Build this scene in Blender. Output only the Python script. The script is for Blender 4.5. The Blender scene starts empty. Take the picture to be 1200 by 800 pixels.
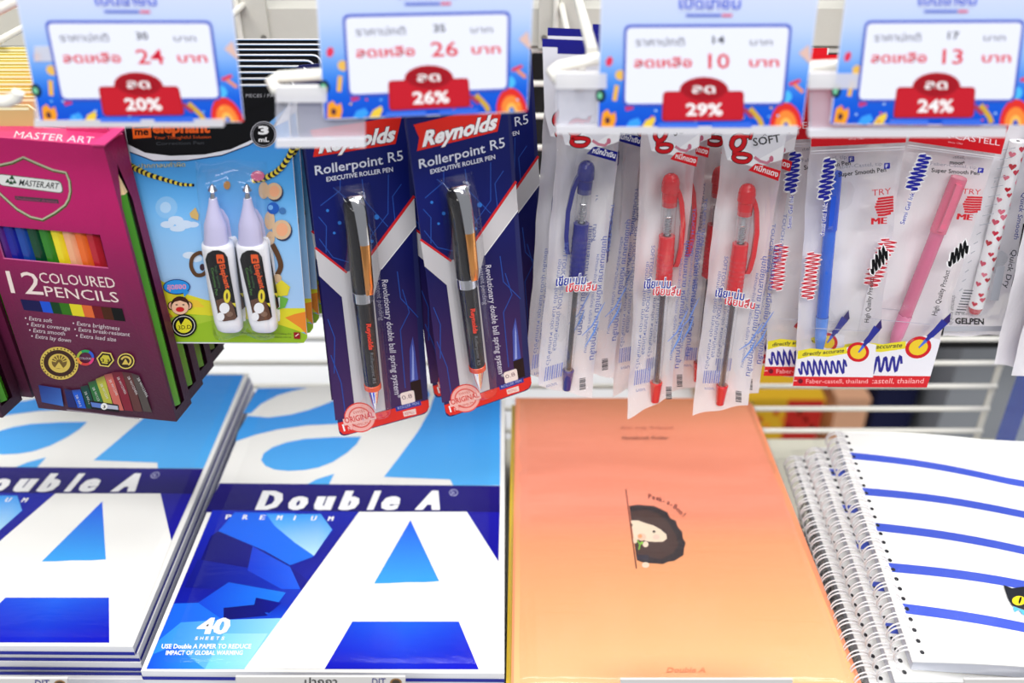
import bpy, math, random
import numpy as np
from mathutils import Vector, Matrix
random.seed(7)
S = bpy.context.scene
COL = S.collection

# ------------------------------------------------------------------ camera
F = 1100.0                       # focal length in pixels of the 1200 px wide frame
TH = math.radians(31.57)         # camera looks down by this much
CH = 0.537                       # camera height above the shelf board
cam = bpy.data.cameras.new('camera'); co = bpy.data.objects.new('camera', cam); COL.objects.link(co)
cam.sensor_width = 36; cam.lens = 36*F/1200; cam.clip_start = .01; cam.clip_end = 30
co.location = (0, 0, CH); co.rotation_euler = (math.pi/2-TH, 0, 0)
cam.dof.use_dof = True; cam.dof.focus_distance = .555; cam.dof.aperture_fstop = 4.3; cam.dof.aperture_blades = 7
S.camera = co

# ------------------------------------------------------------------ world, lamps, exposure
w = bpy.data.worlds.new('world'); S.world = w; w.use_nodes = True
bg = w.node_tree.nodes['Background']; bg.inputs[0].default_value = (.93, .96, 1, 1); bg.inputs[1].default_value = .34
def area(name, loc, rot, sx, sy, e, col=(1, 1, 1)):
    l = bpy.data.lights.new(name, 'AREA'); l.shape = 'RECTANGLE'; l.size = sx; l.size_y = sy; l.energy = e; l.color = col
    o = bpy.data.objects.new(name, l); COL.objects.link(o); o.location = loc; o.rotation_euler = rot
    return o
area('ceiling_or_fill_light', (-.5, -.45, 2.1), (math.radians(-8), 0, 0), 1.5, .5, 26, (1, .985, .96))
area('ceiling_or_fill_light', (.3, -1.5, 1.9), (math.radians(48), 0, 0), 2.4, .45, 45, (1, .985, .97))  # front fill added behind the camera, tilted to brighten the upright packs
area('ceiling_or_fill_light', (.9, .25, 2.1), (math.radians(8), math.radians(12), 0), 1.2, .5, 16, (1, .985, .96))
area('ceiling_or_fill_light', (0, 1.05, 2.1), (0, 0, 0), 2.2, .4, 22, (1, .985, .96))
S.view_settings.view_transform = 'Standard'; S.view_settings.look = 'None'
S.view_settings.gamma = 1; S.view_settings.exposure = 0.0; S.view_settings.use_curve_mapping = False
S.cycles.transparent_max_bounces = 32; S.cycles.max_bounces = 10

# ------------------------------------------------------------------ pixel -> world
RT = Vector((1, 0, 0)); UP = Vector((0, math.sin(TH), math.cos(TH))); FW = Vector((0, math.cos(TH), -math.sin(TH)))
EYE = Vector((0, 0, CH))
def ray(px, py): return FW + RT*((px-600)/F) + UP*((400-py)/F)
class Plane:
    def __init__(s, p, n): s.p = Vector(p); s.n = Vector(n).normalized()
    def hit(s, px, py, off=0):
        d = ray(px, py); t = ((s.p+s.n*off-EYE).dot(s.n))/d.dot(s.n)
        return EYE+d*t
def vplane(Y, px, py, t=0.0, lean=0.0):
    d = ray(px, py); p = EYE+d*(Y/d.y); a = math.atan(t)
    return Plane(p, (math.sin(a)*math.cos(lean), -math.cos(a)*math.cos(lean), math.sin(lean)))
def hplane(z): return Plane((0, 0, z), (0, 0, 1))
def homog(src, dst):
    A = []; b = []
    for (x, y), (u, v) in zip(src, dst):
        A.append([x, y, 1, 0, 0, 0, -u*x, -u*y]); b.append(u)
        A.append([0, 0, 0, x, y, 1, -v*x, -v*y]); b.append(v)
    h = np.linalg.solve(np.array(A, float), np.array(b, float))
    def f(x, y):
        w_ = h[6]*x+h[7]*y+1
        return ((h[0]*x+h[1]*y+h[2])/w_, (h[3]*x+h[4]*y+h[5])/w_)
    return f
def lin(c):
    return tuple(((v/255)/12.92 if v/255 <= .04045 else ((v/255+.055)/1.055)**2.4) for v in c[:3])+(1.0,)
def mixc(a, b, t): return tuple(a[i]+(b[i]-a[i])*t for i in range(3))
def ramp(stops, t):
    if t <= stops[0][0]: return stops[0][1]
    for (a, ca), (b, cb) in zip(stops, stops[1:]):
        if t <= b: return mixc(ca, cb, (t-a)/(b-a))
    return stops[-1][1]

# ------------------------------------------------------------------ materials (all procedural)
M = {}
def mat(name, rough=.5, metal=0, spec=.5, coat=0, bump=0, bscale=200, color=None, noise=0):
    m = bpy.data.materials.new(name); m.use_nodes = True; nt = m.node_tree; b = nt.nodes['Principled BSDF']
    b.inputs['Roughness'].default_value = rough; b.inputs['Metallic'].default_value = metal
    b.inputs['Specular IOR Level'].default_value = spec; b.inputs['Coat Weight'].default_value = coat
    b.inputs['Coat Roughness'].default_value = .08
    if color: b.inputs['Base Color'].default_value = lin(color)
    else:
        a = nt.nodes.new('ShaderNodeAttribute'); a.attribute_name = 'Col'; src = a.outputs['Color']
        if noise:
            n = nt.nodes.new('ShaderNodeTexNoise'); n.inputs['Scale'].default_value = 900
            r = nt.nodes.new('ShaderNodeMapRange'); r.inputs['To Min'].default_value = 1-noise; r.inputs['To Max'].default_value = 1+noise
            mx = nt.nodes.new('ShaderNodeMix'); mx.data_type = 'RGBA'; mx.blend_type = 'MULTIPLY'; mx.inputs['Factor'].default_value = 1
            nt.links.new(n.outputs['Fac'], r.inputs['Value']); nt.links.new(src, mx.inputs['A']); nt.links.new(r.outputs['Result'], mx.inputs['B'])
            src = mx.outputs['Result']
        nt.links.new(src, b.inputs['Base Color'])
    if bump:
        tc = nt.nodes.new('ShaderNodeTexCoord'); n = nt.nodes.new('ShaderNodeTexNoise'); n.inputs['Scale'].default_value = bscale; n.inputs['Detail'].default_value = 3
        bp = nt.nodes.new('ShaderNodeBump'); bp.inputs['Strength'].default_value = bump; bp.inputs['Distance'].default_value = .002
        nt.links.new(tc.outputs['Object'], n.inputs['Vector']); nt.links.new(n.outputs['Fac'], bp.inputs['Height']); nt.links.new(bp.outputs['Normal'], b.inputs['Normal'])
    M[name] = m; return m
mat('print', rough=.36, spec=.22)
mat('paper', rough=.75, spec=.2, noise=.03)
mat('carton', rough=.4, spec=.4, bump=.12, bscale=700)
mat('plastic', rough=.25, spec=.5, coat=.3)
mat('chrome', rough=.12, metal=1, color=(215, 215, 220))
mat('gold_metal', rough=.15, metal=1, color=(230, 160, 95))
mat('wire_paint', rough=.35, color=(238, 236, 228), coat=.3)
mat('steel', rough=.45, color=(200, 198, 190), bump=.3, bscale=60)
mat('dark_board', rough=.6, color=(10, 10, 12))
def film(name, haze, gloss, tint=(1, 1, 1), rough=.12, bump=0, bscale=60, white=(.95, .95, 1.0), stretch=(1, 1, 1), gmax=None):
    m = bpy.data.materials.new(name); m.use_nodes = True; nt = m.node_tree; nt.nodes.clear()
    out = nt.nodes.new('ShaderNodeOutputMaterial')
    tr = nt.nodes.new('ShaderNodeBsdfTransparent'); tr.inputs[0].default_value = (*tint, 1)
    df = nt.nodes.new('ShaderNodeBsdfDiffuse'); df.inputs[0].default_value = (*white, 1)
    tl = nt.nodes.new('ShaderNodeBsdfTranslucent'); tl.inputs[0].default_value = (*white, 1)
    gl = nt.nodes.new('ShaderNodeBsdfGlossy'); gl.inputs['Roughness'].default_value = rough
    m0 = nt.nodes.new('ShaderNodeMixShader'); m0.inputs[0].default_value = .15; nt.links.new(df.outputs[0], m0.inputs[1]); nt.links.new(tl.outputs[0], m0.inputs[2])
    m1 = nt.nodes.new('ShaderNodeMixShader'); m1.inputs[0].default_value = haze; nt.links.new(tr.outputs[0], m1.inputs[1]); nt.links.new(m0.outputs[0], m1.inputs[2])
    m2 = nt.nodes.new('ShaderNodeMixShader'); nt.links.new(m1.outputs[0], m2.inputs[1]); nt.links.new(gl.outputs[0], m2.inputs[2])
    lw = nt.nodes.new('ShaderNodeLayerWeight'); lw.inputs['Blend'].default_value = .25
    mr = nt.nodes.new('ShaderNodeMapRange'); mr.inputs['To Min'].default_value = gloss; mr.inputs['To Max'].default_value = gmax or min(.8, gloss*5+.15)
    nt.links.new(lw.outputs['Facing'], mr.inputs['Value']); nt.links.new(mr.outputs['Result'], m2.inputs[0])
    if bump:
        tc = nt.nodes.new('ShaderNodeTexCoord'); mp = nt.nodes.new('ShaderNodeMapping'); mp.inputs['Scale'].default_value = stretch
        n = nt.nodes.new('ShaderNodeTexNoise'); n.inputs['Scale'].default_value = bscale; n.inputs['Detail'].default_value = 4; n.inputs['Distortion'].default_value = .6
        bp = nt.nodes.new('ShaderNodeBump'); bp.inputs['Strength'].default_value = bump; bp.inputs['Distance'].default_value = .004
        nt.links.new(tc.outputs['Object'], mp.inputs['Vector']); nt.links.new(mp.outputs[0], n.inputs['Vector']); nt.links.new(n.outputs['Fac'], bp.inputs['Height'])
        nt.links.new(bp.outputs['Normal'], gl.inputs['Normal']); nt.links.new(bp.outputs['Normal'], lw.inputs['Normal'])
    nt.links.new(m2.outputs[0], out.inputs[0]); M[name] = m; return m
film('clear_blister', .01, .018, rough=.06)
film('clear_film', .02, .03, rough=.13, bump=.5, bscale=35, stretch=(1.6, 1, .5), gmax=.35)
film('bag_film', .90, .04, white=(.99, .965, 1.0), rough=.13, bump=.5, bscale=35, stretch=(1.6, 1, .5))
film('folder_film', .015, .04, rough=.18, bump=.28, gmax=.3, bscale=26, stretch=(.35, 2.6, 1))
film('sleeve_film', .004, .008, rough=.12, bump=.3, gmax=.16, bscale=22, stretch=(.5, 2.2, 1))
film('holder_plastic', .30, .06, rough=.2, white=(.85, .87, 1.0))
film('holder_lip', .75, .1, rough=.2)
film('smoke_film', .10, .05, tint=(.80, .82, .95), rough=.07)
film('barrel_clear', .03, .07, rough=.08)

# ------------------------------------------------------------------ mesh accumulation
_gl = {}
def glyphs(s, bold=0.0, res=2):
    k = (s, round(bold, 3), res)
    if k not in _gl:
        c = bpy.data.curves.new('t', 'FONT'); c.body = s; c.resolution_u = res; c.offset = bold
        o = bpy.data.objects.new('t', c); m = o.to_mesh()
        V = [(v.co.x, v.co.y) for v in m.vertices]; P = [tuple(p.vertices) for p in m.polygons]
        o.to_mesh_clear(); bpy.data.objects.remove(o); bpy.data.curves.remove(c)
        _gl[k] = (V, P)
    return _gl[k]
class MB:
    """collects faces with a colour per corner and a material per face; builds one mesh object"""
    def __init__(s): s.v = []; s.f = []; s.c = []; s.m = []; s.mats = []
    def mi(s, m):
        if m not in s.mats: s.mats.append(m)
        return s.mats.index(m)
    def face(s, pts, col, m='print'):
        i = len(s.v); s.v += [tuple(p) for p in pts]; s.f.append(tuple(range(i, i+len(pts))))
        s.c.append(col if isinstance(col, list) else [col]*len(pts)); s.m.append(s.mi(m))
    def grid(s, P, col=(255, 255, 255), m='print', close=False):
        nu = len(P); nv = len(P[0]); i = len(s.v); k = s.mi(m)
        for r in P: s.v += [tuple(p) for p in r]
        for a in range(nu-1):
            for b in range(nv if close else nv-1):
                b2 = (b+1) % nv
                s.f.append((i+a*nv+b, i+a*nv+b2, i+(a+1)*nv+b2, i+(a+1)*nv+b)); s.m.append(k)
                if callable(col): s.c.append([col(a, b), col(a, b2), col(a+1, b2), col(a+1, b)])
                else: s.c.append([col]*4)
    def tube(s, path, r, col=(255, 255, 255), m='plastic', n=8, caps=True):
        path = [Vector(p) for p in path]; rs = r if isinstance(r, (list, tuple)) else [r]*len(path); rows = []
        u = None
        for i, p in enumerate(path):
            d = (path[min(i+1, len(path)-1)]-path[max(i-1, 0)]).normalized()
            if u is None: u = d.orthogonal().normalized()
            u = (u-d*u.dot(d)).normalized(); v = d.cross(u)
            rows.append([p+(u*math.cos(2*math.pi*k/n)+v*math.sin(2*math.pi*k/n))*rs[i] for k in range(n)])
        s.grid(rows, col, m, close=True)
        if caps: s.face(rows[0], col, m); s.face(rows[-1][::-1], col, m)
    def lathe(s, A, B, prof, n=16, flat=None):
        """prof: list of (t along A..B, radius, colour, material)"""
        A = Vector(A); B = Vector(B); d = (B-A).normalized(); u = Vector((0, 1, 0)); u = (u-d*u.dot(d)).normalized(); v = d.cross(u)
        prev = None
        for (t, r, c, m) in prof:
            row = [A.lerp(B, t)+(u*math.cos(2*math.pi*k/n)*(flat or 1)+v*math.sin(2*math.pi*k/n))*r for k in range(n)]
            if prev is not None: s.grid([prev, row], c, m, close=True)
            prev = row
    def box(s, x0, x1, y0, y1, z0, z1, col, m='paper'):
        P = [(x0, y0, z0), (x1, y0, z0), (x1, y1, z0), (x0, y1, z0), (x0, y0, z1), (x1, y0, z1), (x1, y1, z1), (x0, y1, z1)]
        for f in ((0, 3, 2, 1), (4, 5, 6, 7), (0, 1, 5, 4), (1, 2, 6, 5), (2, 3, 7, 6), (3, 0, 4, 7)): s.face([P[i] for i in f], col, m)
    def slab(s, pts, back, col, side=None, m='print', mside=None):
        """closed plate: pts is the front outline, back the offset vector"""
        q = [Vector(p)+back for p in pts]; n = len(pts); side = side or col; mside = mside or m
        s.face(pts, col, m); s.face(q[::-1], side, mside)
        for i in range(n): s.face([pts[i], q[i], q[(i+1) % n], pts[(i+1) % n]], side, mside)
    def build(s, name, parent=None, origin=None, smooth=False, kind=None, label=None):
        o_ = Vector(origin) if origin is not None else Vector((0, 0, 0))
        me = bpy.data.meshes.new(name)
        me.from_pydata([tuple(Vector(p)-o_) for p in s.v], [], s.f)
        for m in s.mats: me.materials.append(M[m])
        me.polygons.foreach_set('material_index', s.m)
        ca = me.color_attributes.new('Col', 'FLOAT_COLOR', 'CORNER')
        cache = {}; buf = []
        for cs in s.c:
            for c in cs:
                if c not in cache: cache[c] = lin(c)
                buf += cache[c]
        ca.data.foreach_set('color', buf)
        if smooth: me.polygons.foreach_set('use_smooth', [True]*len(me.polygons))
        me.update()
        o = bpy.data.objects.new(name, me); COL.objects.link(o)
        if parent: o.parent = parent
        if parent is None: o.location = o_
        if kind: o['kind'] = kind
        if label: o['label'] = label
        return o
def tag(o, label, cat, group=None):
    o['label'] = label; o['category'] = cat
    if group: o['group'] = group
    return o
def thing(name, loc, label, cat, group=None):
    o = bpy.data.objects.new(name, None); o.empty_display_size = .01; COL.objects.link(o); o.location = loc
    return tag(o, label, cat, group)
def dup(root, delta, label=None, group=None, rz=0, skip=()):
    c = root.copy(); COL.objects.link(c); c.location = root.location+Vector(delta); c.rotation_euler.z += rz
    if label: c['label'] = label
    if group: c['group'] = group
    for ch in root.children:
        if ch.name.split('.')[0] in skip: continue
        d = ch.copy(); COL.objects.link(d); d.parent = c
        for g in ch.children:
            e = g.copy(); COL.objects.link(e); e.parent = d
    return c

class Canvas(MB):
    """draws flat print in photograph pixels on a plane that stands in the scene"""
    def __init__(s, plane, H=None, step=8e-6, off=0.0):
        super().__init__(); s.pl = plane; s.H = H; s.off = off; s.step = step
    def P(s, x, y, o=0):
        if s.H: x, y = s.H(x, y)
        return s.pl.hit(x, y, s.off+o)
    def poly(s, pts, col, m='print'):
        s.off += s.step; s.face([s.P(*p) for p in pts], col, m)
    def gquad(s, q, fn, nu=6, nv=6, m='print'):
        """q: TL, TR, BR, BL; fn(u, v) -> colour"""
        s.off += s.step; R = []
        for j in range(nv+1):
            v = j/nv; r = []
            for i in range(nu+1):
                u = i/nu
                x = (q[0][0]*(1-u)+q[1][0]*u)*(1-v)+(q[3][0]*(1-u)+q[2][0]*u)*v
                y = (q[0][1]*(1-u)+q[1][1]*u)*(1-v)+(q[3][1]*(1-u)+q[2][1]*u)*v
                r.append(s.P(x, y))
            R.append(r)
        s.grid(R, lambda a, b: tuple(fn(b/nu, a/nv)), m)
    def gpoly(s, pts, fn, m='print'):
        """polygon whose corner colours come from fn(x, y)"""
        s.off += s.step; s.face([s.P(*p) for p in pts], [tuple(fn(*p)) for p in pts], m)
    def ell(s, cx, cy, rx, ry, col, n=20, rot=0, m='print', a0=0, a1=360):
        c, d = math.cos(rot), math.sin(rot); P = []
        for k in range(n+(a1-a0 < 360)):
            a = math.radians(a0+(a1-a0)*k/n); x, y = rx*math.cos(a), ry*math.sin(a)
            P.append((cx+x*c-y*d, cy+x*d+y*c))
        s.poly(P, col, m)
    def ring(s, cx, cy, rx, ry, wd, col, n=24, a0=0, a1=360):
        s.line([(cx+rx*math.cos(math.radians(a0+(a1-a0)*k/n)), cy+ry*math.sin(math.radians(a0+(a1-a0)*k/n))) for k in range(n+1)], wd, col)
    def line(s, pts, wd, col, m='print'):
        s.off += s.step; n = len(pts); L = []; R = []
        for i, (x, y) in enumerate(pts):
            a = pts[max(i-1, 0)]; b = pts[min(i+1, n-1)]
            if i == 0 and n > 2 and pts[0] == pts[-1]: a = pts[-2]
            if i == n-1 and n > 2 and pts[0] == pts[-1]: b = pts[1]
            dx, dy = b[0]-a[0], b[1]-a[1]; l = math.hypot(dx, dy) or 1; w_ = wd[i] if isinstance(wd, list) else wd
            L.append(s.P(x-dy/l*w_/2, y+dx/l*w_/2)); R.append(s.P(x+dy/l*w_/2, y-dx/l*w_/2))
        s.grid([L, R], col, m)
    def rr(s, q, r, col, n=4):
        """rounded quad TL TR BR BL"""
        s.poly(rquad(q, r, n), col)
    def text(s, t, p0, p1, h, col, bold=0.0, slant=0.0, up=None, fit=True, res=2, halo=None, hw=.05):
        if halo: s.text(t, p0, p1, h, halo, bold+hw, slant, up, fit, res)
        V, Fc = glyphs(t, bold, res)
        if not V: return
        xs = [v[0] for v in V]; x0, x1 = min(xs), max(xs)
        dx, dy = p1[0]-p0[0], p1[1]-p0[1]; L = math.hypot(dx, dy); ex, ey = dx/L, dy/L
        kx = L/(x1-x0) if fit else h/.69; ky = h/.69
        if up: ux, uy = up; ul = math.hypot(ux, uy); ux, uy = ux/ul, uy/ul
        else: ux, uy = ey, -ex
        s.off += s.step; i = len(s.v); k = s.mi('print')
        for (x, y) in V:
            X = (x-x0)*kx+slant*y*ky; Y = y*ky
            s.v.append(tuple(s.P(p0[0]+ex*X+ux*Y, p0[1]+ey*X+uy*Y)))
        for f in Fc: s.f.append(tuple(i+a for a in f)); s.c.append([col]*len(f)); s.m.append(k)
    def fat(s, t, p0, p1, h, col, fat=.8, **kw):
        for d in (-fat, 0, fat): s.text(t, (p0[0]+d, p0[1]), (p1[0]+d, p1[1]), h, col, **kw)
    def zig(s, p0, p1, amp, n, wd, col, halo=None, lean=0.0):
        """scribble: n strokes going back and forth across the line p0-p1"""
        dx, dy = p1[0]-p0[0], p1[1]-p0[1]; L = math.hypot(dx, dy); ex, ey = dx/L, dy/L; P = []
        N = int(n*8)
        for k in range(N+1):
            t = k/N; a = math.sin(t*n*math.pi*2)*amp*(.85+.15*math.cos(k*1.7)); sh = lean*a
            P.append((p0[0]+dx*t+(-ey)*a+ex*sh, p0[1]+dy*t+ex*a+ey*sh))
        if halo: s.line(P, wd*2.4, halo)
        s.line(P, wd, col)
def rquad(q, r, n=4):
    P = []
    for i in range(4):
        p = Vector(q[i]); a = Vector(q[i-1]); b = Vector(q[(i+1) % 4])
        A = p+(a-p).normalized()*r; B = p+(b-p).normalized()*r
        for k in range(n+1):
            t = k/n; P.append(tuple(A*(1-t)**2+p*2*t*(1-t)+B*t*t))
    return P
def smooth(P, n=5):
    Q = []; k = len(P)
    for i in range(k-1):
        p0, p1, p2, p3 = P[max(i-1, 0)], P[i], P[i+1], P[min(i+2, k-1)]
        if P[0] == P[-1]:
            if i == 0: p0 = P[-2]
            if i == k-2: p3 = P[1]
        for j in range(n):
            t = j/n; Q.append(tuple(.5*(2*p1[m]+(p2[m]-p0[m])*t+(2*p0[m]-5*p1[m]+4*p2[m]-p3[m])*t*t+(3*p1[m]-p0[m]-3*p2[m]+p3[m])*t**3) for m in (0, 1)))
    return Q+[P[-1]]
WH = (248, 248, 250); BK = (12, 12, 16)
CN = lambda p: (Vector(p))
# ================================================================== setting
mb = MB(); mb.box(-3.5, 3.5, -1.2, 4.2, -.95, -.9, (185, 185, 188), 'paper'); mb.build('floor', kind='structure')
mb = MB(); mb.box(-3.5, 3.5, 4.2, 4.3, -.9, 2.4, (200, 200, 198), 'paper'); mb.build('wall_back', kind='structure')

GY = .70
# ------------------------------------------------------------------ display shelf
t = thing('display_shelf', (0, .5, 0), 'cream metal shelf board that carries the paper pads and notebooks', 'shelf')
o_ = t.location
mb = MB(); mb.box(-.8, .8, .335, .70, -.02, 0, (240, 238, 222), 'paper'); mb.build('shelf_board', t, o_)
mb = MB(); mb.box(-.8, .8, .322, .335, -.03, .035, (225, 225, 228), 'plastic'); mb.build('front_rail', t, o_)
mb = MB()
for x in (-.6, 0, .6): mb.box(x-.015, x+.015, .36, .69, -.05, -.02, (225, 222, 210), 'paper')
mb.build('support_bracket', t, o_)

# ------------------------------------------------------------------ wire grid back
t = thing('wire_grid', (0, GY, .1), 'white wire grid panel behind the hanging stationery', 'grid')
for k in range(-12, 3):
    z = .3086+.0249*k; mb = MB()
    mb.tube([(-.8, GY, z), (.437, GY, z)], .0024, m='wire_paint', n=8); mb.build('horizontal_wire', t, t.location, smooth=True)
for x in (-.8, -.62, .437):
    mb = MB(); mb.tube([(x, GY+.005, -.02), (x, GY+.005, .3615)], .003, m='wire_paint'); mb.build('upright_wire', t, t.location, smooth=True)

# ------------------------------------------------------------------ hook bar
t = thing('hook_bar', (0, .70, .376), 'long cream steel bar across the top that the hooks sit on', 'rail')
mb = MB(); mb.box(-.8, .8, .693, .722, .363, .389, (222, 218, 205), 'steel'); mb.build('beam', t, t.location)
for x in (-.48, -.205, .315, .55):
    mb = MB(); mb.box(x-.0006, x+.0006, .6925, .6935, .364, .388, (90, 88, 82), 'paper'); mb.build('seam', t, t.location)

# ------------------------------------------------------------------ hooks
def hook(x, label, xt=None, arm=True, zl=.3925, zt=.431, yl=.452, yt=.4145, lefty=.055, plate=True, righty=.03):
    """double prong hook: lower prong carries packs, upper one carries the ticket holder on a cross bar"""
    t = thing('display_hook', (x, .70, .376), label, 'hook', 'display hooks'); o_ = t.location
    mb = MB(); mb.box(x-.016, x+.016, .688, .693, .3625, .442, (205, 203, 198), 'steel')
    for dx in (-.012, .012):
        mb.tube([(x+dx, .6875, .370), (x+dx, .687, .370)], .0022, (120, 118, 112), 'paper', n=8)
    mb.build('mounting_plate', t, o_)
    mb = MB(); mb.tube([(x-.004, .686, .366), (x-.004, .684, .44)], .0022, m='wire_paint')
    mb.tube([(x, .688, zl), (x, yl+.01, zl), (x, yl+.003, zl+.002), (x, yl, zl+.008), (x, yl-.001, zl+.014)], .0024, m='wire_paint'); mb.build('lower_prong', t, o_, smooth=True)
    if arm:
        X = x if xt is None else xt
        mb = MB(); mb.tube([(X, .688, zt), (X, yt+.004, zt), (X, yt, zt-.001)], .0028, m='wire_paint')
        a, b = X-lefty, X+righty
        mb.tube([(b, yt, zt-.001), (a, yt-.004, zt-.006), (a-.003, yt-.007, zt-.0075), (a-.001, yt-.010, zt-.0095), (a+.004, yt-.010, zt-.0105), (b, yt-.007, zt-.0105)], .0027, m='wire_paint')
        mb.build('ticket_arm', t, o_, smooth=True)
    return t
HX = {'pencil': -.235, 'glue': -.148, 'pen_l': -.082, 'pen_r': -.022, 'gel_b': .040, 'gel_r1': .078, 'gel_r2': .128, 'felt_l': .195, 'felt_r': .245}

# ------------------------------------------------------------------ price tickets
T3 = [(734, 32), (926, 31), (917, 121), (732, 122)]
def price_tag(q, old, new, off, label, holder, seed):
    H = homog(T3, q); rnd = random.Random(seed)
    c0 = H(825, 60); pl = vplane(.40, *c0); T = thing('price_ticket', pl.hit(*H(830, -50)), label, 'price ticket', 'sale price tickets'); o_ = T.location
    c = Canvas(pl, H)
    out = rquad([(706, -55), (966, -55), (940, 150), (700, 150)], 5)
    c.slab([c.P(*p) for p in out], -pl.n*.0006, (225, 232, 250), m='print')
    st = [(0, (206, 217, 248)), (35, (190, 210, 248)), (72, (140, 182, 245)), (98, (72, 140, 236)), (120, (24, 98, 222)), (150, (14, 78, 208))]
    c.gquad([(707, -54), (965, -54), (939.5, 149), (701, 149)], lambda u, v: ramp(st, v*203-54), 6, 24)
    # confetti and toys printed on the border
    c.ell(714, 72, 4, 6, (225, 60, 90), rot=.3); c.ell(727, 88, 6, 6, (238, 190, 90)); c.line([(723, 100), (720, 118)], 5, (240, 185, 70))
    c.ell(704, 112, 6, 8, (20, 40, 60)); c.ell(703, 112, 3, 4, (120, 200, 160))
    c.poly([(704, 148), (706, 132), (712, 128), (716, 134), (721, 131), (722, 140), (719, 149)], (245, 160, 40)); c.ell(712, 141, 3, 4, (90, 50, 60))
    c.poly([(752, 149), (757, 141), (767, 136), (768, 141), (764, 149)], (240, 205, 70)); c.line([(733, 128), (742, 125)], 5, (200, 60, 120))
    c.poly([(733, 149), (738, 141), (748, 138), (752, 145), (744, 150)], (60, 160, 250))
    c.line([(925, 99), (938, 94)], 4, (225, 60, 80)); c.ell(921, 113, 7, 7, (80, 190, 250)); c.line([(931, 99), (941, 108)], 4, (240, 150, 90))
    c.poly([(936, 62), (948, 52), (950, 76)], (225, 190, 180))
    for k, (rx, ry, cc) in enumerate(((19, 29, (225, 50, 45)), (13, 20, (250, 140, 60)), (7, 11, (250, 190, 90)), (3.4, 6, (70, 90, 190)))):
        c.poly([(921+rx*math.cos(a), 149+ry*math.sin(a)) for a in [math.pi*(1+k_/10) for k_ in range(11)]], cc)
    c.line([(879, 127), (890, 140), (893, 147)], 6, (210, 170, 60)); c.line([(872, 128), (882, 137)], 5, (170, 60, 90))
    for k in range(14):
        x, y = rnd.uniform(712, 930), rnd.uniform(124, 148); c.ell(x, y, 1.6, 1.3, rnd.choice([(120, 200, 255), (240, 200, 90), (230, 80, 100), (180, 220, 255)]), n=7)
    # campaign title, cut by the frame
    c.text('เปิดเทอม', (796, 10), (868, 10), 13, (40, 80, 215), bold=.03, halo=(235, 240, 255)); c.line([(804, 18), (845, 18)], 3, (90, 110, 210)); c.line([(846, 18), (858, 18)], 3, (225, 90, 130))
    # white price box
    c.rr([(731.5, 29), (928.5, 28), (919.5, 123.5), (729.5, 124.5)], 8, (75, 95, 200)); c.rr([(734.5, 32.5), (925, 31.5), (916.5, 120.5), (732.5, 121.5)], 6, (234, 238, 252))
    c.text('ราคาปกติ', (745, 54), (802, 53.5), 9, (60, 60, 85), bold=.005); c.text(old, (835, 51), (849, 51), 8.5, (30, 30, 50), bold=.02); c.text('บาท', (879, 53), (905, 53), 7, (60, 60, 85), bold=.005)
    c.text('ลดเหลือ', (743, 79), (811, 78.5), 11, (225, 45, 70), bold=.025); c.text('บาท', (878, 78), (913, 78), 10, (225, 45, 70), bold=.025)
    c.text(new, (830, 80), (855 if new[0] == '1' else 862, 80), 17, (222, 40, 65), bold=.012)
    # red discount badge
    c.ell(825, 106, 29, 16, (176, 28, 40)); c.rr([(777, 107), (872, 106.5), (871.5, 141), (775.5, 142)], 5, (178, 28, 42))
    c.rr([(779, 109), (870, 108.5), (869.5, 139), (777.5, 140)], 4, (196, 30, 46)); c.ell(825, 105, 26, 13, (160, 22, 36))
    c.text('ลด', (811, 109), (838, 109), 10, WH, bold=.02); c.text(off, (804, 135), (847, 135), 13.5, WH, bold=.03)
    c.poly([(772, 144), (818, 144), (818, 149.5), (770, 149.5)], (70, 120, 235)); c.poly([(834, 144), (880, 143), (881, 149.5), (834, 149.5)], (60, 110, 230))
    c.build('card', T, o_)
    # clear holder with a milky lip under the card
    hx0, hx1, hy0, hy1 = holder; m = Canvas(Plane(pl.p-pl.n*.003, pl.n))
    P0 = [m.P(hx0, hy0), m.P(hx1, hy0), m.P(hx1, hy1), m.P(hx0, hy1)]
    m.slab(P0, -pl.n*.0008, WH, m='holder_plastic'); m.build('clear_holder', T, o_)
    m = Canvas(Plane(pl.p+pl.n*.0004, pl.n)); a = [m.P(hx0, hy1-7), m.P(hx1, hy1-9), m.P(hx1, hy1+1), m.P(hx0, hy1+1)]
    m.slab(a, -pl.n*.004, WH, m='holder_lip'); m.build('holder_lip', T, o_)
    m = Canvas(Plane(pl.p+pl.n*.0002, pl.n)); a = [m.P(hx0, hy0-6), m.P(hx0+60, hy0-6), m.P(hx0+60, hy0+12), m.P(hx0, hy0+12)]
    m.slab(a, -pl.n*.004, WH, m='holder_lip'); m.build('holder_clip', T, o_)
    return T
price_tag([(55, 27), (246, 27), (257, 115), (73, 116)], '30', '24', '20%', 'leftmost blue sale ticket, priced 24, above the pencil box and correction pens', (40, 262, 60, 148), 1)
price_tag([(404, 20), (596, 16), (594, 104), (410, 111)], '35', '26', '26%', 'blue sale ticket priced 26, above the two navy roller pen packs', (323, 428, 108, 172), 2)
price_tag([(734, 32), (926, 31), (917, 121), (732, 122)], '14', '10', '29%', 'blue sale ticket priced 10, above the red gel pen bags', (651, 935, 92, 156), 3)
price_tag([(1016, 27), (1199, 26), (1187, 117), (1006, 117)], '17', '13', '24%', 'rightmost blue sale ticket, priced 13, above the red header pen bags', (948, 1180, 92, 160), 4)

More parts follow.
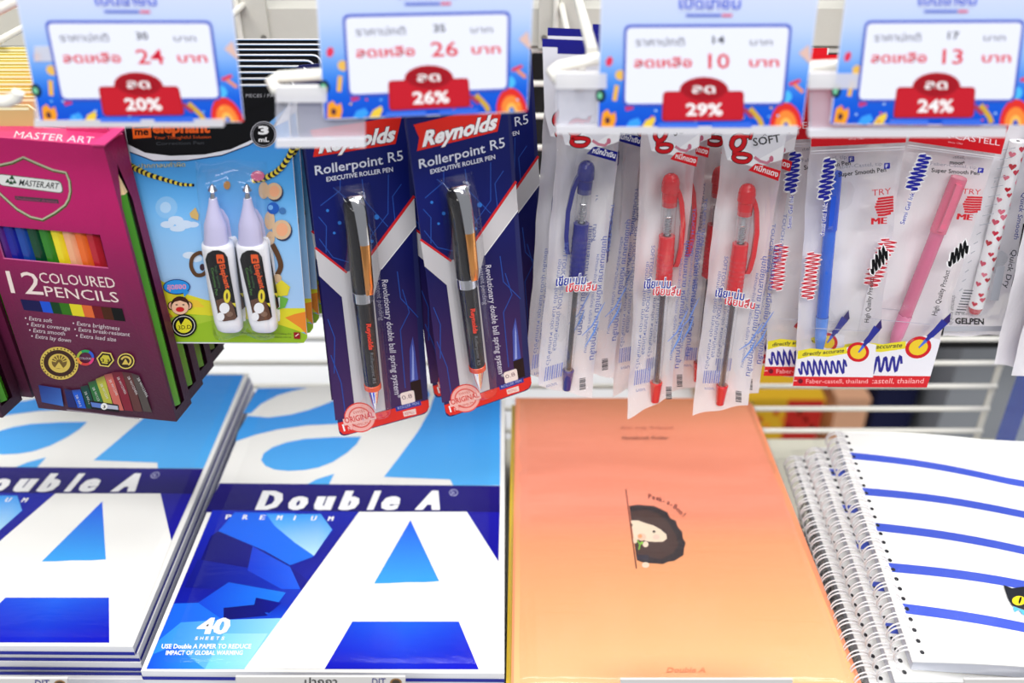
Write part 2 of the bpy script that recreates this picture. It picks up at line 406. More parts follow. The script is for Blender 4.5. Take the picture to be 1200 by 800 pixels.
# ------------------------------------------------------------------ pencil boxes
def pencil_box():
    t_ = -.18; pl = vplane(.46, 125, 330, t_); n = pl.n; D = .0195; back = -n*D
    TLp, TRp, BRp, BLp = (-62, 156), (121, 171), (207, 494), (45, 478)
    o_ = pl.hit(30, 163); T = thing('pencil_box', o_, 'magenta box of twelve coloured pencils, foremost on its hook', 'pencil box', 'boxes of coloured pencils on the wide hook')
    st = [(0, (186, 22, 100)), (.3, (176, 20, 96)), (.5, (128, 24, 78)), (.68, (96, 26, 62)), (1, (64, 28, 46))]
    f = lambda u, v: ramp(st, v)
    # carton: front panel with a real window, edge walls, side panel with a slot
    c = Canvas(pl, step=0)
    A, B, Cc, Dd = TLp, TRp, BRp, BLp
    W = [(-8, 264), (117, 275), (127, 314.5), (4, 303)]
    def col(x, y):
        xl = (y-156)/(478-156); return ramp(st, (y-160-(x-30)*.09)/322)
    def edge(p, q, k): return (p[0]+(q[0]-p[0])*k, p[1]+(q[1]-p[1])*k)
    # strips above / below / beside the window
    L1, L2 = edge(A, Dd, .30), edge(A, Dd, .43); R1, R2 = edge(B, Cc, .325), edge(B, Cc, .448)
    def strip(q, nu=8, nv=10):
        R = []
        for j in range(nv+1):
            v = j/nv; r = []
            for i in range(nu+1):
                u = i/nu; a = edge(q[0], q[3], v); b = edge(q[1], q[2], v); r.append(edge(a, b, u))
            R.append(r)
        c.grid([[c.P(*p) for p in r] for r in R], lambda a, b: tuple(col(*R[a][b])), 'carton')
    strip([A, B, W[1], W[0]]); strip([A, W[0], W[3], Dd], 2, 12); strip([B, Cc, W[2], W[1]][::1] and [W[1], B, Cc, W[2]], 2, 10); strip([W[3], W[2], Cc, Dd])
    fr = [c.P(*p) for p in (A, B, Cc, Dd)]; bk = [p+back for p in fr]
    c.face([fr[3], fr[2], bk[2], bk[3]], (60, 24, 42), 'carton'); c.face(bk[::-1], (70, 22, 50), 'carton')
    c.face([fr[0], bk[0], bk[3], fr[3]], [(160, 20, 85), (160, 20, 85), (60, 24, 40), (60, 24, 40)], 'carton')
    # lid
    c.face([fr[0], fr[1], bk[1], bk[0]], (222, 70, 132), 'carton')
    # right side in three bands leaving a slot for the green pencil
    def sp(v, k): return fr[1].lerp(fr[2], v)+back*k
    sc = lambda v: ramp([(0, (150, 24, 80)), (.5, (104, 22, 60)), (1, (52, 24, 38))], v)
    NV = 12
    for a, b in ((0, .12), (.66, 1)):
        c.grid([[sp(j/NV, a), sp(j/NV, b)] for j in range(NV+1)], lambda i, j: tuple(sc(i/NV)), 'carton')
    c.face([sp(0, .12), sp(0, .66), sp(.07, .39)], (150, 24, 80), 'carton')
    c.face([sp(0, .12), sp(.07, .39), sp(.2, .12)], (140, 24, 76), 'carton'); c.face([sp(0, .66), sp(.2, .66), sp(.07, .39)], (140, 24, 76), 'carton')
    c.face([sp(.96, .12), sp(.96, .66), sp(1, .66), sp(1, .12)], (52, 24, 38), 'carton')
    # window bevel lips
    for i in range(4):
        a, b = W[i], W[(i+1) % 4]; c.face([c.P(*a), c.P(*b), c.P(*b)-n*.0012, c.P(*a)-n*.0012], (215, 110, 160), 'carton')
    # tucked corner flap of the lid
    q = [fr[1]+Vector((.0012, -.001, .0010)), fr[1]+back*.9+Vector((.002, 0, .0032)), fr[1]+back*.9+Vector((-.004, 0, .0032)), fr[1]+Vector((-.006, 0, .0008))]
    c.slab(q, Vector((0, 0, -.0008)), (224, 70, 135), m='carton')
    c.build('carton', T, o_)
    # hang tab
    m = MB(); hm = fr[0].lerp(fr[1], .78)+back*.9
    a = (fr[1]-fr[0]).normalized()
    m.slab([hm-a*.012, hm+a*.012, hm+a*.011+Vector((0, 0, .028)), hm+a*.006+Vector((0, 0, .034)), hm-a*.006+Vector((0, 0, .034)), hm-a*.011+Vector((0, 0, .028))][::-1], -n*.0006, (216, 60, 120), m='carton'); m.build('hang_tab', T, o_)
    # print on the front
    c = Canvas(pl, off=.00006)
    GS = (176, 178, 150)
    sh = [(27, 184), (45, 192), (62, 199), (77, 202), (81, 212), (82, 224), (80, 233), (76, 240), (64, 249), (49.5, 257), (36, 254), (20, 245), (0, 227), (-16, 208), (-24, 196), (-16, 194), (0, 193), (14, 190), (27, 184)]
    c.line([(x+.8, y+1) for x, y in sh], 3.4, (70, 84, 40)); c.line(sh, 2, GS)
    c.rr([(-4, 203), (72, 212), (75, 227), (-2, 217)], 6, (90, 94, 84)); c.rr([(-3, 204), (71, 212.6), (73.6, 226), (-1, 216.4)], 5.5, (214, 216, 214))
    for x, y, r in ((9, 212, 3), (14, 208, 3.4), (17, 213, 2.8), (13, 214, 3)): c.poly([(x-r, y+r*.6), (x, y-r), (x+r, y+r*.7)], (34, 70, 44))
    c.text('MASTER.ART', (22, 217), (68, 221.5), 7, (28, 34, 36), bold=.01, slant=.15)
    c.poly([(17, 229.5), (68, 233.5), (69, 238.5), (18, 234)], (70, 60, 66)); c.text('Professional drawing', (19, 233.6), (67, 237.6), 3, (150, 60, 105))
    up = (-.27, -1)
    c.text('12', (13, 343), (51.5, 345.5), 27, (232, 214, 208), up=up, slant=0)
    c.text('COLOURED', (47.5, 331), (136, 337.5), 12.5, (232, 212, 206), up=up); c.text('PENCILS', (54, 347), (140, 354.5), 12.5, (232, 212, 206), up=up)
    segs = [(0, .19, (24, 22, 74)), (.19, .29, (30, 80, 200)), (.29, .38, (16, 60, 30)), (.38, .48, (50, 110, 24)), (.48, .6, (214, 202, 40)), (.6, .7, (212, 100, 50)), (.7, .79, (110, 24, 32)), (.79, .89, (70, 34, 18)), (.89, 1, (14, 16, 16))]
    for a, b, cc in segs:
        e = edge
        c.poly([e((23.6, 350.5), (143, 361.5), a), e((23.6, 350.5), (143, 361.5), b), e((28, 363), (147, 376.5), b), e((28, 363), (147, 376.5), a)], cc)
    LT = (205, 190, 196)
    for s_, x, y, x1, y1 in (('Extra soft', 34, 375, 61, 378), ('Extra coverage', 36.5, 382, 82, 387), ('Extra smooth', 39, 389, 76, 393), ('Extra lay down', 41.5, 396, 83, 401),
                             ('Extra brightness', 90, 381, 140, 387), ('Extra break-resistant', 92, 388, 152, 394), ('Extra lead size', 94, 395.5, 136, 400)):
        c.text(s_, (x, y), (x1, y1), 4.6, LT, bold=.004); c.ell(x-4, y-2.4, 1, 1, LT, n=8)
    GD = (206, 180, 84)
    c.ell(69.5, 425.5, 22.5, 19, GD, n=36, rot=.25); c.ell(69.5, 425.5, 18.6, 15.4, (58, 34, 26), n=32, rot=.25); c.ell(69.5, 425.5, 13, 11, GD, n=28, rot=.25); c.ell(69.5, 424, 9, 8, (110, 88, 44), n=20)
    for k in range(30):
        a = 2*math.pi*k/30; c.ell(69.5+20.4*math.cos(a), 425.5+17*math.sin(a), .9, .9, (70, 50, 30), n=6)
    for k in range(7):
        a = math.pi*(1.1+.8*k/6); c.line([(69.5+4*math.cos(a), 425+4*math.sin(a)), (69.5+10*math.cos(a), 425+9*math.sin(a))], 1.2, GD)
    c.poly([(64, 431), (69, 424), (75, 432)], GD)
    for k in range(24):
        a = k*15; cc = [(214, 60, 120), (200, 60, 60), (220, 140, 60), (150, 170, 60), (40, 150, 90), (50, 90, 200)][k//4]
        c.ring(100, 419, 8.8, 7.8, 3, cc, n=3, a0=a, a1=a+16)
    c.text('COLOUR', (93, 420.5), (107, 421.5), 2.4, (190, 180, 190))
    hx = [(123.4+10.5*math.cos(math.radians(60*k+8)), 421+9.6*math.sin(math.radians(60*k+8))) for k in range(6)]; c.poly(hx, (214, 196, 96))
    c.poly([(123.4+(x-123.4)*.84, 421+(y-421)*.84) for x, y in hx], (40, 30, 22)); c.poly([(123.4+(x-123.4)*.6, 421+(y-421)*.6) for x, y in hx], (196, 184, 60)); c.text('3.3', (118.5, 424), (128, 425), 4, (60, 50, 20), bold=.02)
    c.ell(147.5, 423, 10, 9.2, (214, 196, 96), n=28); c.ell(147.5, 423, 8.7, 8, (50, 34, 26), n=24); c.ring(147.5, 423, 5.5, 5, 2.2, (206, 180, 84), a0=200, a1=420); c.poly([(143, 427), (147, 420), (151, 427)], (206, 180, 84))
    # colour chart with the fan of shades
    c.gquad([(45, 451), (71, 455), (74.5, 476), (49, 471)], lambda u, v: ramp([(0, (30, 50, 120)), (1, (60, 110, 190))], u*.5+v*.5), 3, 3)
    fan = [((75, 455), (84, 457), (26, 40, 110)), ((84, 457), (94, 456), (26, 96, 220)), ((94, 453), (103, 451), (14, 74, 60)), ((103, 448), (113, 445), (44, 120, 60)), ((112, 444), (122, 440), (196, 200, 70)), ((122, 439), (131, 437), (218, 110, 96)), ((131, 436), (143, 435.5), (138, 36, 52)), ((143, 435.5), (154, 437), (100, 60, 56)), ((154, 437), (163, 440), (84, 80, 74))]
    for k, (a, b, cc) in enumerate(fan):
        bx = 80+k*11; c.gquad([a, b, (bx+10, 478+k*.6), (bx, 477+k*.6)], lambda u, v, cc=cc: mixc(cc, (60, 34, 44), .15 if v > .1 else .5), 1, 5)
        if k > 0: c.text('2B W/123456'[:5+k], (a[0]+4+k*.3, a[1]+6), (a[0]+8+k*1.2, a[1]+18+k*1.3), 2.6, (200, 200, 200))
    c.rr([(104, 469), (139, 474), (140, 483), (107, 479)], 1.5, (20, 18, 24)); c.poly([(106, 471), (120, 473), (121, 478.5), (108, 476.5)], (90, 120, 190)); c.poly([(124, 473.6), (138, 475.6), (138.6, 480), (125, 478.6)], (176, 180, 196)); c.ell(122, 476, 4, 4, (230, 230, 225), n=12); c.text('3', (120.6, 478), (123.4, 478.4), 3.4, BK, bold=.03)
    c.line([(78, 480), (163, 490.5)], 1, (150, 140, 150))
    c.build('printed_front', T, o_)
    # lid lettering
    c = Canvas(Plane(fr[0]+Vector((0, 0, .00006)), (fr[1]-fr[0]).cross(back)), off=0)
    if c.pl.n.z < 0: c.pl.n = -c.pl.n
    c.text('MASTER ART', (16, 161), (108, 168), 8, (246, 226, 232), up=(.35, -1)); c.build('lid_lettering', T, o_)
    # pencils seen through the window
    cols = [(92, 40, 140), (24, 34, 150), (22, 70, 160), (10, 70, 44), (48, 130, 36), (238, 220, 40), (240, 176, 134), (236, 110, 42), (186, 36, 50)]
    inner = Plane(pl.p-n*.0062, n)
    for k, cc in enumerate(cols):
        fx = (k+.5)/9
        xb = 4+fx*123; xt = -8+fx*125; dx, dy = (xb-xt), 40+0*fx
        yt = 264+fx*11; yb = 303+fx*11.5
        a = inner.hit(xt-dx*2.2, yt-dy*2.2+8); b = inner.hit(xb+dx*3.4, yb+dy*3.2)
        m = MB(); m.tube([a, b], .0037, cc, 'plastic', n=6)
        d = (a-b).normalized(); m.lathe(a, a+d*.012, [(0, .0037, (214, 180, 130), 'paper'), (.7, .0012, (214, 180, 130), 'paper'), (1, .0001, cc, 'paper')], n=6)
        m.build('pencil', T, o_, label=None)
    # the green pencil in the side slot
    m = MB(); A_ = sp(.07, .38)-(fr[1]-fr[0]).normalized()*.0026; B_ = sp(.955, .40)-(fr[1]-fr[0]).normalized()*.0034; d = (B_-A_)
    m.tube([A_+d*.11, B_], .0038, (62, 136, 24), 'plastic', n=6)
    m.lathe(A_, A_+d*.11, [(0, .0002, (60, 120, 30), 'paper'), (.4, .0016, (60, 120, 30), 'paper'), (.5, .0019, (226, 196, 150), 'paper'), (1, .0038, (226, 196, 150), 'paper')], n=6)
    m.build('side_pencil', T, o_, label='green pencil lying in the side slot')
    return T
PB = pencil_box()
ORD = ['foremost', 'second from the front', 'third from the front', 'fourth from the front', 'fifth from the front', 'sixth from the front', 'seventh from the front', 'eighth from the front', 'ninth from the front', 'tenth from the front']
for k in range(1, 5):
    dup(PB, (.0012*k, .0212*k, 0), 'dark magenta pencil box, %s of the long row beside the correction pens' % ORD[k], skip=('printed_front', 'lid_lettering', 'pencil'))
for k in range(2):
    dup(PB, (-.1065+.009*k, .004+.0212*k, .0), 'dark pencil box at the left edge, %s of its row' % ['nearest', 'rearmost'][k], 'boxes of coloured pencils at the left edge', skip=('printed_front', 'lid_lettering', 'pencil') if k else ())

# ------------------------------------------------------------------ correction pen packs
def glue_pack():
    pl = vplane(.48, 250, 250, 0.02); n = pl.n; o_ = pl.hit(240, 100)
    T = thing('correction_pen_pack', o_, 'blue and green blister pack of two white correction pens, foremost on its hook', 'pen pack', 'correction pen packs on one hook')
    c = Canvas(pl)
    q = [(137, 99), (336, 99), (361, 403), (190, 402)]
    out = rquad(q, 13, 5); 
    edge = [c.P(*p) for p in out]
    c.slab(edge, -n*.0007, (235, 235, 240), m='print')
    ins = rquad([(138.3, 100.5), (334.7, 100.5), (359.6, 401.8), (191.4, 400.8)], 12, 5)
    # sky
    def sky(x, y): return ramp([(150, (64, 150, 232)), (215, (86, 172, 240)), (270, (138, 196, 246)), (330, (168, 206, 246)), (402, (176, 208, 246))], y)
    c.poly(ins, (120, 180, 240))
    c.gquad([(149.6, 165), (341, 165), (359.4, 389), (188.5, 389)], lambda u, v: sky(0, 165+v*224), 4, 10)
    c.ell(195, 243, 13, 13, (140, 196, 244)); c.ell(194, 243, 6.5, 6.5, (178, 214, 248))
    for x, y, rx, ry in ((196, 263, 8, 4), (206, 258, 9, 5), (216, 263, 10, 5), (226, 263, 7, 3.4), (208, 268, 9, 3.4)): c.ell(x, y, rx, ry, (206, 224, 246))
    for x, y, rx, ry in ((222, 299, 8, 4), (230, 303, 7, 4)): c.ell(x, y, rx, ry, (214, 228, 246))
    # hills
    c.poly([(173.5, 310), (188, 328), (210, 342), (240, 351), (280, 358), (320, 361), (357.4, 361), (359.4, 389), (190, 391), (187.5, 380)], (226, 218, 52))
    c.poly([(182, 358), (195, 364), (203, 371), (196, 377), (186.5, 377)], (234, 150, 50)); c.poly([(334, 372), (345, 368), (358, 365), (359.5, 392), (352, 384)], (236, 140, 50)); c.poly([(200, 346), (232, 352), (240, 360), (215, 360)], (240, 200, 60))
    c.poly([(186, 377), (200, 372), (222, 368), (250, 370), (285, 373), (320, 378), (345, 386), (360, 392), (360, 396), (356, 401.6), (196, 400.6), (191, 396)], (152, 190, 44))
    c.poly([(186, 377), (210, 370), (240, 369), (262, 372), (230, 380), (200, 388), (190, 392)], (172, 202, 60))
    # black header and white swoosh
    c.poly([(149.4, 164), (152, 178), (180, 188.5), (220, 188), (260, 182), (292, 170), (320, 152), (341, 118), (339, 140), (318, 150), (296, 150), (149, 150)], (240, 240, 248))
    hd = [p for p in rquad([(138.6, 101), (334.4, 101), (337, 122), (149.2, 166)], 11, 5) if p[1] < 115]
    c.poly(hd+[(337, 124), (316, 143), (296, 163.5), (270, 175), (240, 181), (200, 182.6), (170, 179), (149.8, 169)], (14, 14, 18))
    c.line([(152, 178), (180, 188.5), (220, 188), (260, 182), (292, 170), (320, 152)], 1.2, (24, 40, 90))
    # logo, names
    c.poly([(154, 141), (176.5, 142), (177.5, 161), (156, 162.5)], (242, 100, 30)); c.text('me', (158, 158), (174, 158), 8, BK, bold=.03); c.line([(157, 150), (175, 149)], 1.5, BK)
    c.text('elephant', (178.5, 155.5), (246, 155), 12, (240, 98, 34), bold=.045); c.text('Your Thoughtful Solution', (180.5, 163), (247, 162), 3.6, (220, 90, 30)); c.text('Correction Pen', (183, 170), (239, 169), 3.8, (74, 78, 84))
    c.text('PIECES / PACK', (288, 114), (330, 114), 4, (170, 170, 175))
    c.text('ปากกาลบคำผิด', (163, 197), (217, 195), 5, (214, 214, 160), halo=(60, 90, 120), hw=.03)
    c.ell(309, 157.5, 15.5, 15.5, (190, 190, 198), n=28); c.ell(309, 157.5, 14.6, 14.6, BK, n=28); c.ring(309, 157.5, 13, 13, .8, (150, 150, 158)); c.text('3', (302.5, 157), (315, 157), 9, WH, bold=.05); c.text('mL', (303, 166), (315.5, 166), 5, WH, bold=.03)
    # twisted rope
    def rope(pts, n_):
        for k in range(n_):
            t = k/n_*(len(pts)-1); i = int(t); fr_ = t-i; a = pts[i]; b = pts[min(i+1, len(pts)-1)]; x, y = a[0]+(b[0]-a[0])*fr_, a[1]+(b[1]-a[1])*fr_
            r = 3.6 if pts[0][0] > 200 else 4-2.2*k/n_
            c.ell(x, y, r*.95, r, (26, 24, 50) if k % 2 else (232, 210, 70), n=10)
    rope([(150.5, 193), (160, 198), (175, 205), (195, 211), (212, 216), (229, 217)], 30)
    rope([(298, 211), (310, 209), (322, 203), (331, 195), (339, 183), (344, 170)], 22)
    # limbs, toes, banana peeking out from behind the pens (plain generic shapes)
    BR_, TN, PK = (96, 66, 44), (216, 184, 148), (236, 170, 130)
    c.line(smooth([(246, 307), (240, 320), (230, 322), (224, 312), (226, 301), (235, 296), (241, 302)]), 4.5, BR_); c.ell(237, 313, 3, 4, (70, 50, 60))
    for x, y, r in ((321, 224, 9.5), (330, 269, 11)): c.ell(x+1.5, y+1.5, r, r+1, (50, 60, 90)); c.ell(x, y, r, r+.5, TN); c.ell(x+.5, y, r*.62, r*.7, PK)
    c.ell(309, 223, 6, 10, TN); c.ell(316, 258, 6, 11, TN); c.ell(317, 279, 5, 8, TN); c.ell(302, 206, 8, 6, (226, 110, 150))
    c.ell(320, 244, 7, 7, (40, 96, 190)); c.ell(317, 243, 3, 3, (120, 180, 240)); c.ell(331, 247, 4, 4, (70, 120, 180)); c.ell(266, 217, 4, 5, (196, 140, 70)); c.poly([(222, 250), (229, 243), (233, 252), (232, 258), (224, 255)], (214, 178, 110)); c.ell(273, 392-98, 3, 8, (196, 140, 70))
    c.line(smooth([(319, 286), (326, 300), (329, 312), (325, 322)]), 6, BR_); c.ell(325, 326, 5, 5, TN)
    c.poly([(322, 334), (330, 328), (340, 336), (337, 346), (322, 348)], (228, 214, 60)); c.poly([(326, 346), (338, 350), (334, 360), (322, 364)], (110, 180, 70)); c.poly([(322, 350), (328, 348), (328, 360), (322, 362)], (236, 236, 240))
    # round badge with a smiling face on a disc
    c.ell(207, 336, 16, 9, (24, 50, 110), n=24); c.ell(207, 336, 15, 8, (50, 150, 232), n=24); c.text('สุดยอด', (196, 339), (218, 338), 6, (240, 150, 180), bold=.03); c.poly([(214, 340), (222, 341), (216, 348)], (50, 150, 232))
    c.ell(201, 358, 4.5, 5, (40, 26, 22)); c.ell(221, 358, 4.5, 5, (40, 26, 22)); c.ell(201, 358, 3.4, 4, (238, 180, 150)); c.ell(221, 358, 3.4, 4, (238, 180, 150))
    c.ell(211, 358, 11, 11, (50, 30, 26)); c.ell(211, 360, 10, 8.4, (244, 196, 164)); c.poly([(203, 354), (208, 347), (212, 351), (217, 348), (220, 355), (211, 352)], (70, 36, 26)); c.ell(211, 362.5, 5, 3, (206, 40, 40)); c.ell(207, 357, 1.5, .7, BK, n=8); c.ell(215, 357, 1.5, .7, BK, n=8)
    c.ell(215.5, 381.5, 15, 13.6, BK, n=28); c.ring(215.5, 381.5, 12.6, 11.2, .9, (210, 210, 200)); c.ell(215.5, 381.5, 9.4, 8.6, (228, 220, 50)); c.poly([(208, 372), (218, 371), (212, 381)], BK); c.text('3D.D', (209, 386), (224, 385), 4.5, BK, bold=.01)
    c.text('Manufactured for Stationery Trading Co.', (283, 390.5), (342, 392), 1.8, (70, 80, 40)); c.text('Bangkok Thailand 10110', (304, 395), (341, 396), 1.8, (70, 80, 40)); c.poly([(344, 389), (351.5, 389.4), (352, 397), (344.6, 396.8)], (150, 26, 34)); c.line([(346, 394), (350, 391)], 1.3, (240, 200, 190))
    c.build('card', T, o_)
    # two white squeeze pens with tapered necks
    for x in (0, 40.5):
        pp = Plane(pl.p+n*.0075, n); px = lambda a, b: pp.hit(a+x-.10*x*0, b)
        B_ = MB()
        def sec(xc, y, hw, dp, p=2.6):
            ctr = pp.hit(xc+x, y); k = (pp.hit(xc+x+1, y)-ctr); u = k.normalized(); w_ = k.length*hw; R = []
            for i in range(20):
                a = 2*math.pi*i/20; cx, sx = math.cos(a), math.sin(a)
                R.append(ctr+u*w_*math.copysign(abs(cx)**(2/p), cx)+n*dp*math.copysign(abs(sx)**(2/p), sx))
            return R
        rows = [sec(249.5, 232, 4.6, .0024, 2), sec(250, 240, 6, .003, 2), sec(251, 252, 9.5, .0045, 2), sec(252, 262, 13, .0055, 2), sec(252.4, 264, 13.4, .0056, 2), sec(253.6, 285, 14.6, .006, 2.3)]
        B_.grid(rows, (206, 202, 236), 'plastic', close=True); B_.face(rows[0][::-1], (220, 218, 240), 'plastic'); nk = B_.build('pen_cap', T, o_, smooth=True)
        B_ = MB(); rows = [sec(254, 283.5, 11, .005), sec(254.4, 283.6, 17.5, .0062), sec(255.4, 288, 18.6, .0066), sec(261, 330, 17.8, .0066), sec(268, 374, 16.4, .0062), sec(270, 383, 15.2, .0056), sec(270.4, 386.5, 12, .0035)]
        B_.grid(rows, (246, 246, 252), 'plastic', close=True); B_.face(rows[-1], (240, 240, 248), 'plastic'); B_.face(rows[0][::-1], (240, 240, 248), 'plastic'); bt = B_.build('correction_pen', T, o_, smooth=True)
        B_ = MB(); B_.lathe(pp.hit(249.5+x, 233), pp.hit(248.6+x, 216), [(0, .0016, (214, 214, 230), 'plastic'), (.4, .0012, (200, 200, 220), 'chrome'), (.6, .0026, (200, 200, 220), 'chrome'), (1, .0006, (200, 200, 220), 'chrome')], n=12); B_.build('metal_tip', T, o_, smooth=True)
        # label wraps the flat front
        L = Canvas(Plane(pl.p+n*.0144, n)); g = lambda a, b: (a+x, b)
        L.poly([g(*p) for p in [(243, 378-2), (241.5, 330), (240.5, 305), (243, 297), (249, 293.5), (256, 293), (263, 295.5), (267.5, 301), (271, 320), (276.5, 360), (278, 373)]][::1] and [g(*p) for p in [(240.6, 304), (243, 297), (249, 293.5), (256, 293), (262.5, 295.5), (266.5, 301), (270, 322), (275.5, 352), (278.5, 371), (275, 374.5), (262, 376.5), (257, 374), (252, 352), (246, 328)]], (20, 18, 20))
        L.rr([g(253, 298), g(261.5, 298), g(263.5, 308), g(254.5, 309)], 1.5, (234, 92, 36)); L.text('n', g(256, 306), g(260.5, 306), 4, BK, bold=.04)
        L.text('Elephant', g(257, 310.5), g(264.5, 338.5), 6, (236, 90, 36), bold=.03); L.text('Correction Pen', g(247, 314), g(253, 346), 3, (90, 150, 70)); L.text('high quality', g(251.5, 312), g(256.5, 338), 2.6, (70, 110, 70))
        L.poly([g(253, 352), g(262, 349), g(272, 354), g(277.5, 372), (275+x, 374.5), g(262, 376.5), g(257, 374)], (96, 64, 50)); L.ell(*g(263, 361), 6, 6.4, (240, 240, 244)); L.ell(*g(258.5, 371), 4.5, 5, (240, 240, 244)); L.ell(*g(266, 347), 4, 8, (232, 214, 50)); L.ell(*g(266, 347), 1.2, 4, (80, 60, 30)); L.poly([g(272, 355), g(276, 355), g(276, 360)], (230, 214, 60)); L.ell(*g(269, 368), 4, 3, (130, 100, 84))
        lb = L.build('pen_label', bt, o_); lb.location = (0, 0, 0)
    # blister bubble
    m = MB(); R = []; NU, NV = 18, 22
    for j in range(NV+1):
        v = j/NV; r = []
        for i in range(NU+1):
            u = i/NU
            xc = 262+v*42 if False else 0
            x0 = 229+v*22; x1 = 313+v*17; y = 188+v*204+(0 if True else 0)
            h = min(1, min(u, 1-u)*9)**.6*min(1, min(v, 1-v)*14)**.6
            h = 0 if h <= 0 else h
            d = .016*h*(1-.12*math.cos(u*math.pi*4))
            r.append(pl.hit(x0+(x1-x0)*u, y+2*math.sin(u*9))+n*(.0006+d))
        R.append(r)
    m.grid(R, WH, 'clear_blister'); m.build('blister', T, o_, smooth=True)
    return T
GP = glue_pack()
for k in range(1, 9):
    dup(GP, (.0015*k, .0118*k, 0), 'black topped correction pen pack, %s of the packs on its hook' % ORD[k], skip=('correction_pen', 'pen_cap', 'metal_tip', 'blister') if k > 2 else ())

# ------------------------------------------------------------------ roller pen packs
def roller_pack(H, anchor, label, nm):
    pl = vplane(.487, *anchor, .45); n = pl.n
    o_ = pl.hit(*H(532, 86)); T = thing('roller_pen_pack', o_, label, 'pen pack', nm); c = Canvas(pl, H)
    q = [(468, 97), (594, 76), (623, 455.5), (523, 490)]
    out = rquad(q, 8, 4); c.slab([c.P(*p) for p in out], -n*.0007, (40, 44, 96), m='print')
    c.gquad([(471.5, 100), (591.5, 80), (614.5, 444), (518, 472)], lambda u, v: ramp([(0, (26, 30, 92)), (.35, (14, 26, 104)), (.6, (24, 24, 88)), (.8, (56, 36, 90)), (1, (70, 44, 92))], v), 2, 10)
    # circuit traces
    LB = (38, 78, 168)
    for P in ([(498, 232), (520, 213), (520, 200)], [(497, 270), (513, 290), (540, 296)], [(512, 210), (545, 235), (560, 262)], [(575, 190), (575, 235), (556, 262), (556, 300)], [(590, 200), (580, 215), (585, 262)], [(496, 245), (505, 255), (505, 285)], [(545, 198), (548, 222), (575, 250)],
              [(592, 320), (600, 345), (590, 366), (596, 430)], [(586, 300), (590, 330), (610, 350)], [(512, 400), (524, 430), (530, 470)], [(508, 360), (516, 380), (516, 420)]): c.line(P, 1.0, LB)
    for x, y, r in ((562, 240, 3), (548, 245, 2.4), (520, 250, 2.2), (506, 237, 1.8), (557, 268, 2), (514, 262, 1.6)): c.ell(x, y, r, r, (50, 120, 210), n=10)
    # chevron and stripe
    GR = (204, 202, 206)
    c.poly([(604.6, 213), (607, 246), (567, 300), (560, 330), (574, 456), (541, 468), (523.5, 334), (497.6, 312), (492.6, 281), (528, 305), (545, 300)], GR)
    c.line([(604.8, 212.5), (545, 299)], 3, (206, 36, 44)); c.line([(492.6, 280.5), (529, 306)], 2.6, (206, 36, 44)); c.line([(607, 246.5), (568, 299)], 1, (240, 240, 244))
    # banner, names
    c.poly([(484.6, 146), (590, 121), (583, 154), (488.6, 177), (491.2, 161.5)], (222, 44, 34)); c.text('Reynolds', (495, 171.5), (581, 150.5), 17, WH, bold=.04, slant=.2, up=(.06, -1), halo=(110, 60, 80), hw=.03)
    c.text('Rollerpoint', (491.5, 197.5), (569, 178.5), 10.5, (222, 226, 240), bold=.012, up=(-.1, -1)); c.text('R5', (575, 176.4), (592, 172.2), 11.5, (222, 226, 240), bold=.004, up=(-.1, -1))
    c.text('EXECUTIVE ROLLER PEN', (504.5, 203.8), (580.5, 186), 5, (222, 226, 240), bold=.02, up=(-.1, -1))
    # writing that runs down the card
    c.text('Revolutionary double ball spring system*', (568.5, 311), (584.5, 442), 7, (216, 214, 228), bold=.006); c.text('* patent pending', (561, 309), (566.5, 357), 5.4, (170, 168, 190))
    # drawn nib, boxes
    c.poly([(604, 372), (606.6, 388), (610.5, 420), (601.5, 424), (600.6, 388)], (70, 84, 170)); c.poly([(603.6, 380), (605, 390), (606, 420), (603.4, 421)], (150, 165, 225)); c.poly([(601.5, 423), (613, 419), (615.5, 441), (604, 444)], (34, 22, 26))
    # red foot
    c.poly([(520.6, 474.5), (540, 468.5), (572, 457.5), (622.2, 441), (622.9, 449), (619.5, 454.5), (614, 457.5), (534, 485.4), (527, 486.6), (522.6, 483)], (224, 48, 40))
    c.rr([(590, 436.5), (605.5, 431.5), (607.4, 445), (592, 450)], 2.5, (240, 226, 220)); c.text('0.8', (593, 443.6), (604, 440), 4.4, (130, 100, 110))
    c.poly([(584.6, 452), (613, 442.5), (614.2, 447.5), (586, 457)], (36, 56, 150)); c.text('ROLLER PEN', (588, 454.6), (611.6, 446.8), 2.8, (180, 190, 230)); c.poly([(593.4, 456.6), (607.6, 452), (608.6, 458), (594.8, 462)], (240, 214, 206)); c.text('REFILL', (596, 460.2), (606.6, 457), 2.8, (200, 80, 80))
    c.ell(545.5, 466.5, 18, 16.5, (224, 66, 60), n=30, rot=-.3); c.ell(545.5, 466.5, 16.8, 15.2, (240, 176, 168), n=30, rot=-.3); c.ell(545.5, 466.5, 13, 11.6, (224, 96, 90), n=26); c.ell(545.5, 466.5, 11.4, 10, (240, 190, 182), n=26)
    c.text('SWISS', (538, 463.5), (551, 460), 3, (206, 60, 56)); c.poly([(526, 470), (562, 459.6), (564, 466.6), (528, 477)], (240, 190, 182)); c.text('ORIGINAL', (529, 474.4), (562, 465), 6, (214, 50, 46), bold=.02); c.text('PREMIUM', (538, 478), (555, 473), 3, (206, 60, 56))
    c.text('1', (527.6, 482.8), (531.5, 481.6), 7, WH, bold=.04, fit=False); c.text('N', (533, 481.8), (538.5, 480), 4, (246, 214, 210), fit=False)
    c.build('card', T, o_)
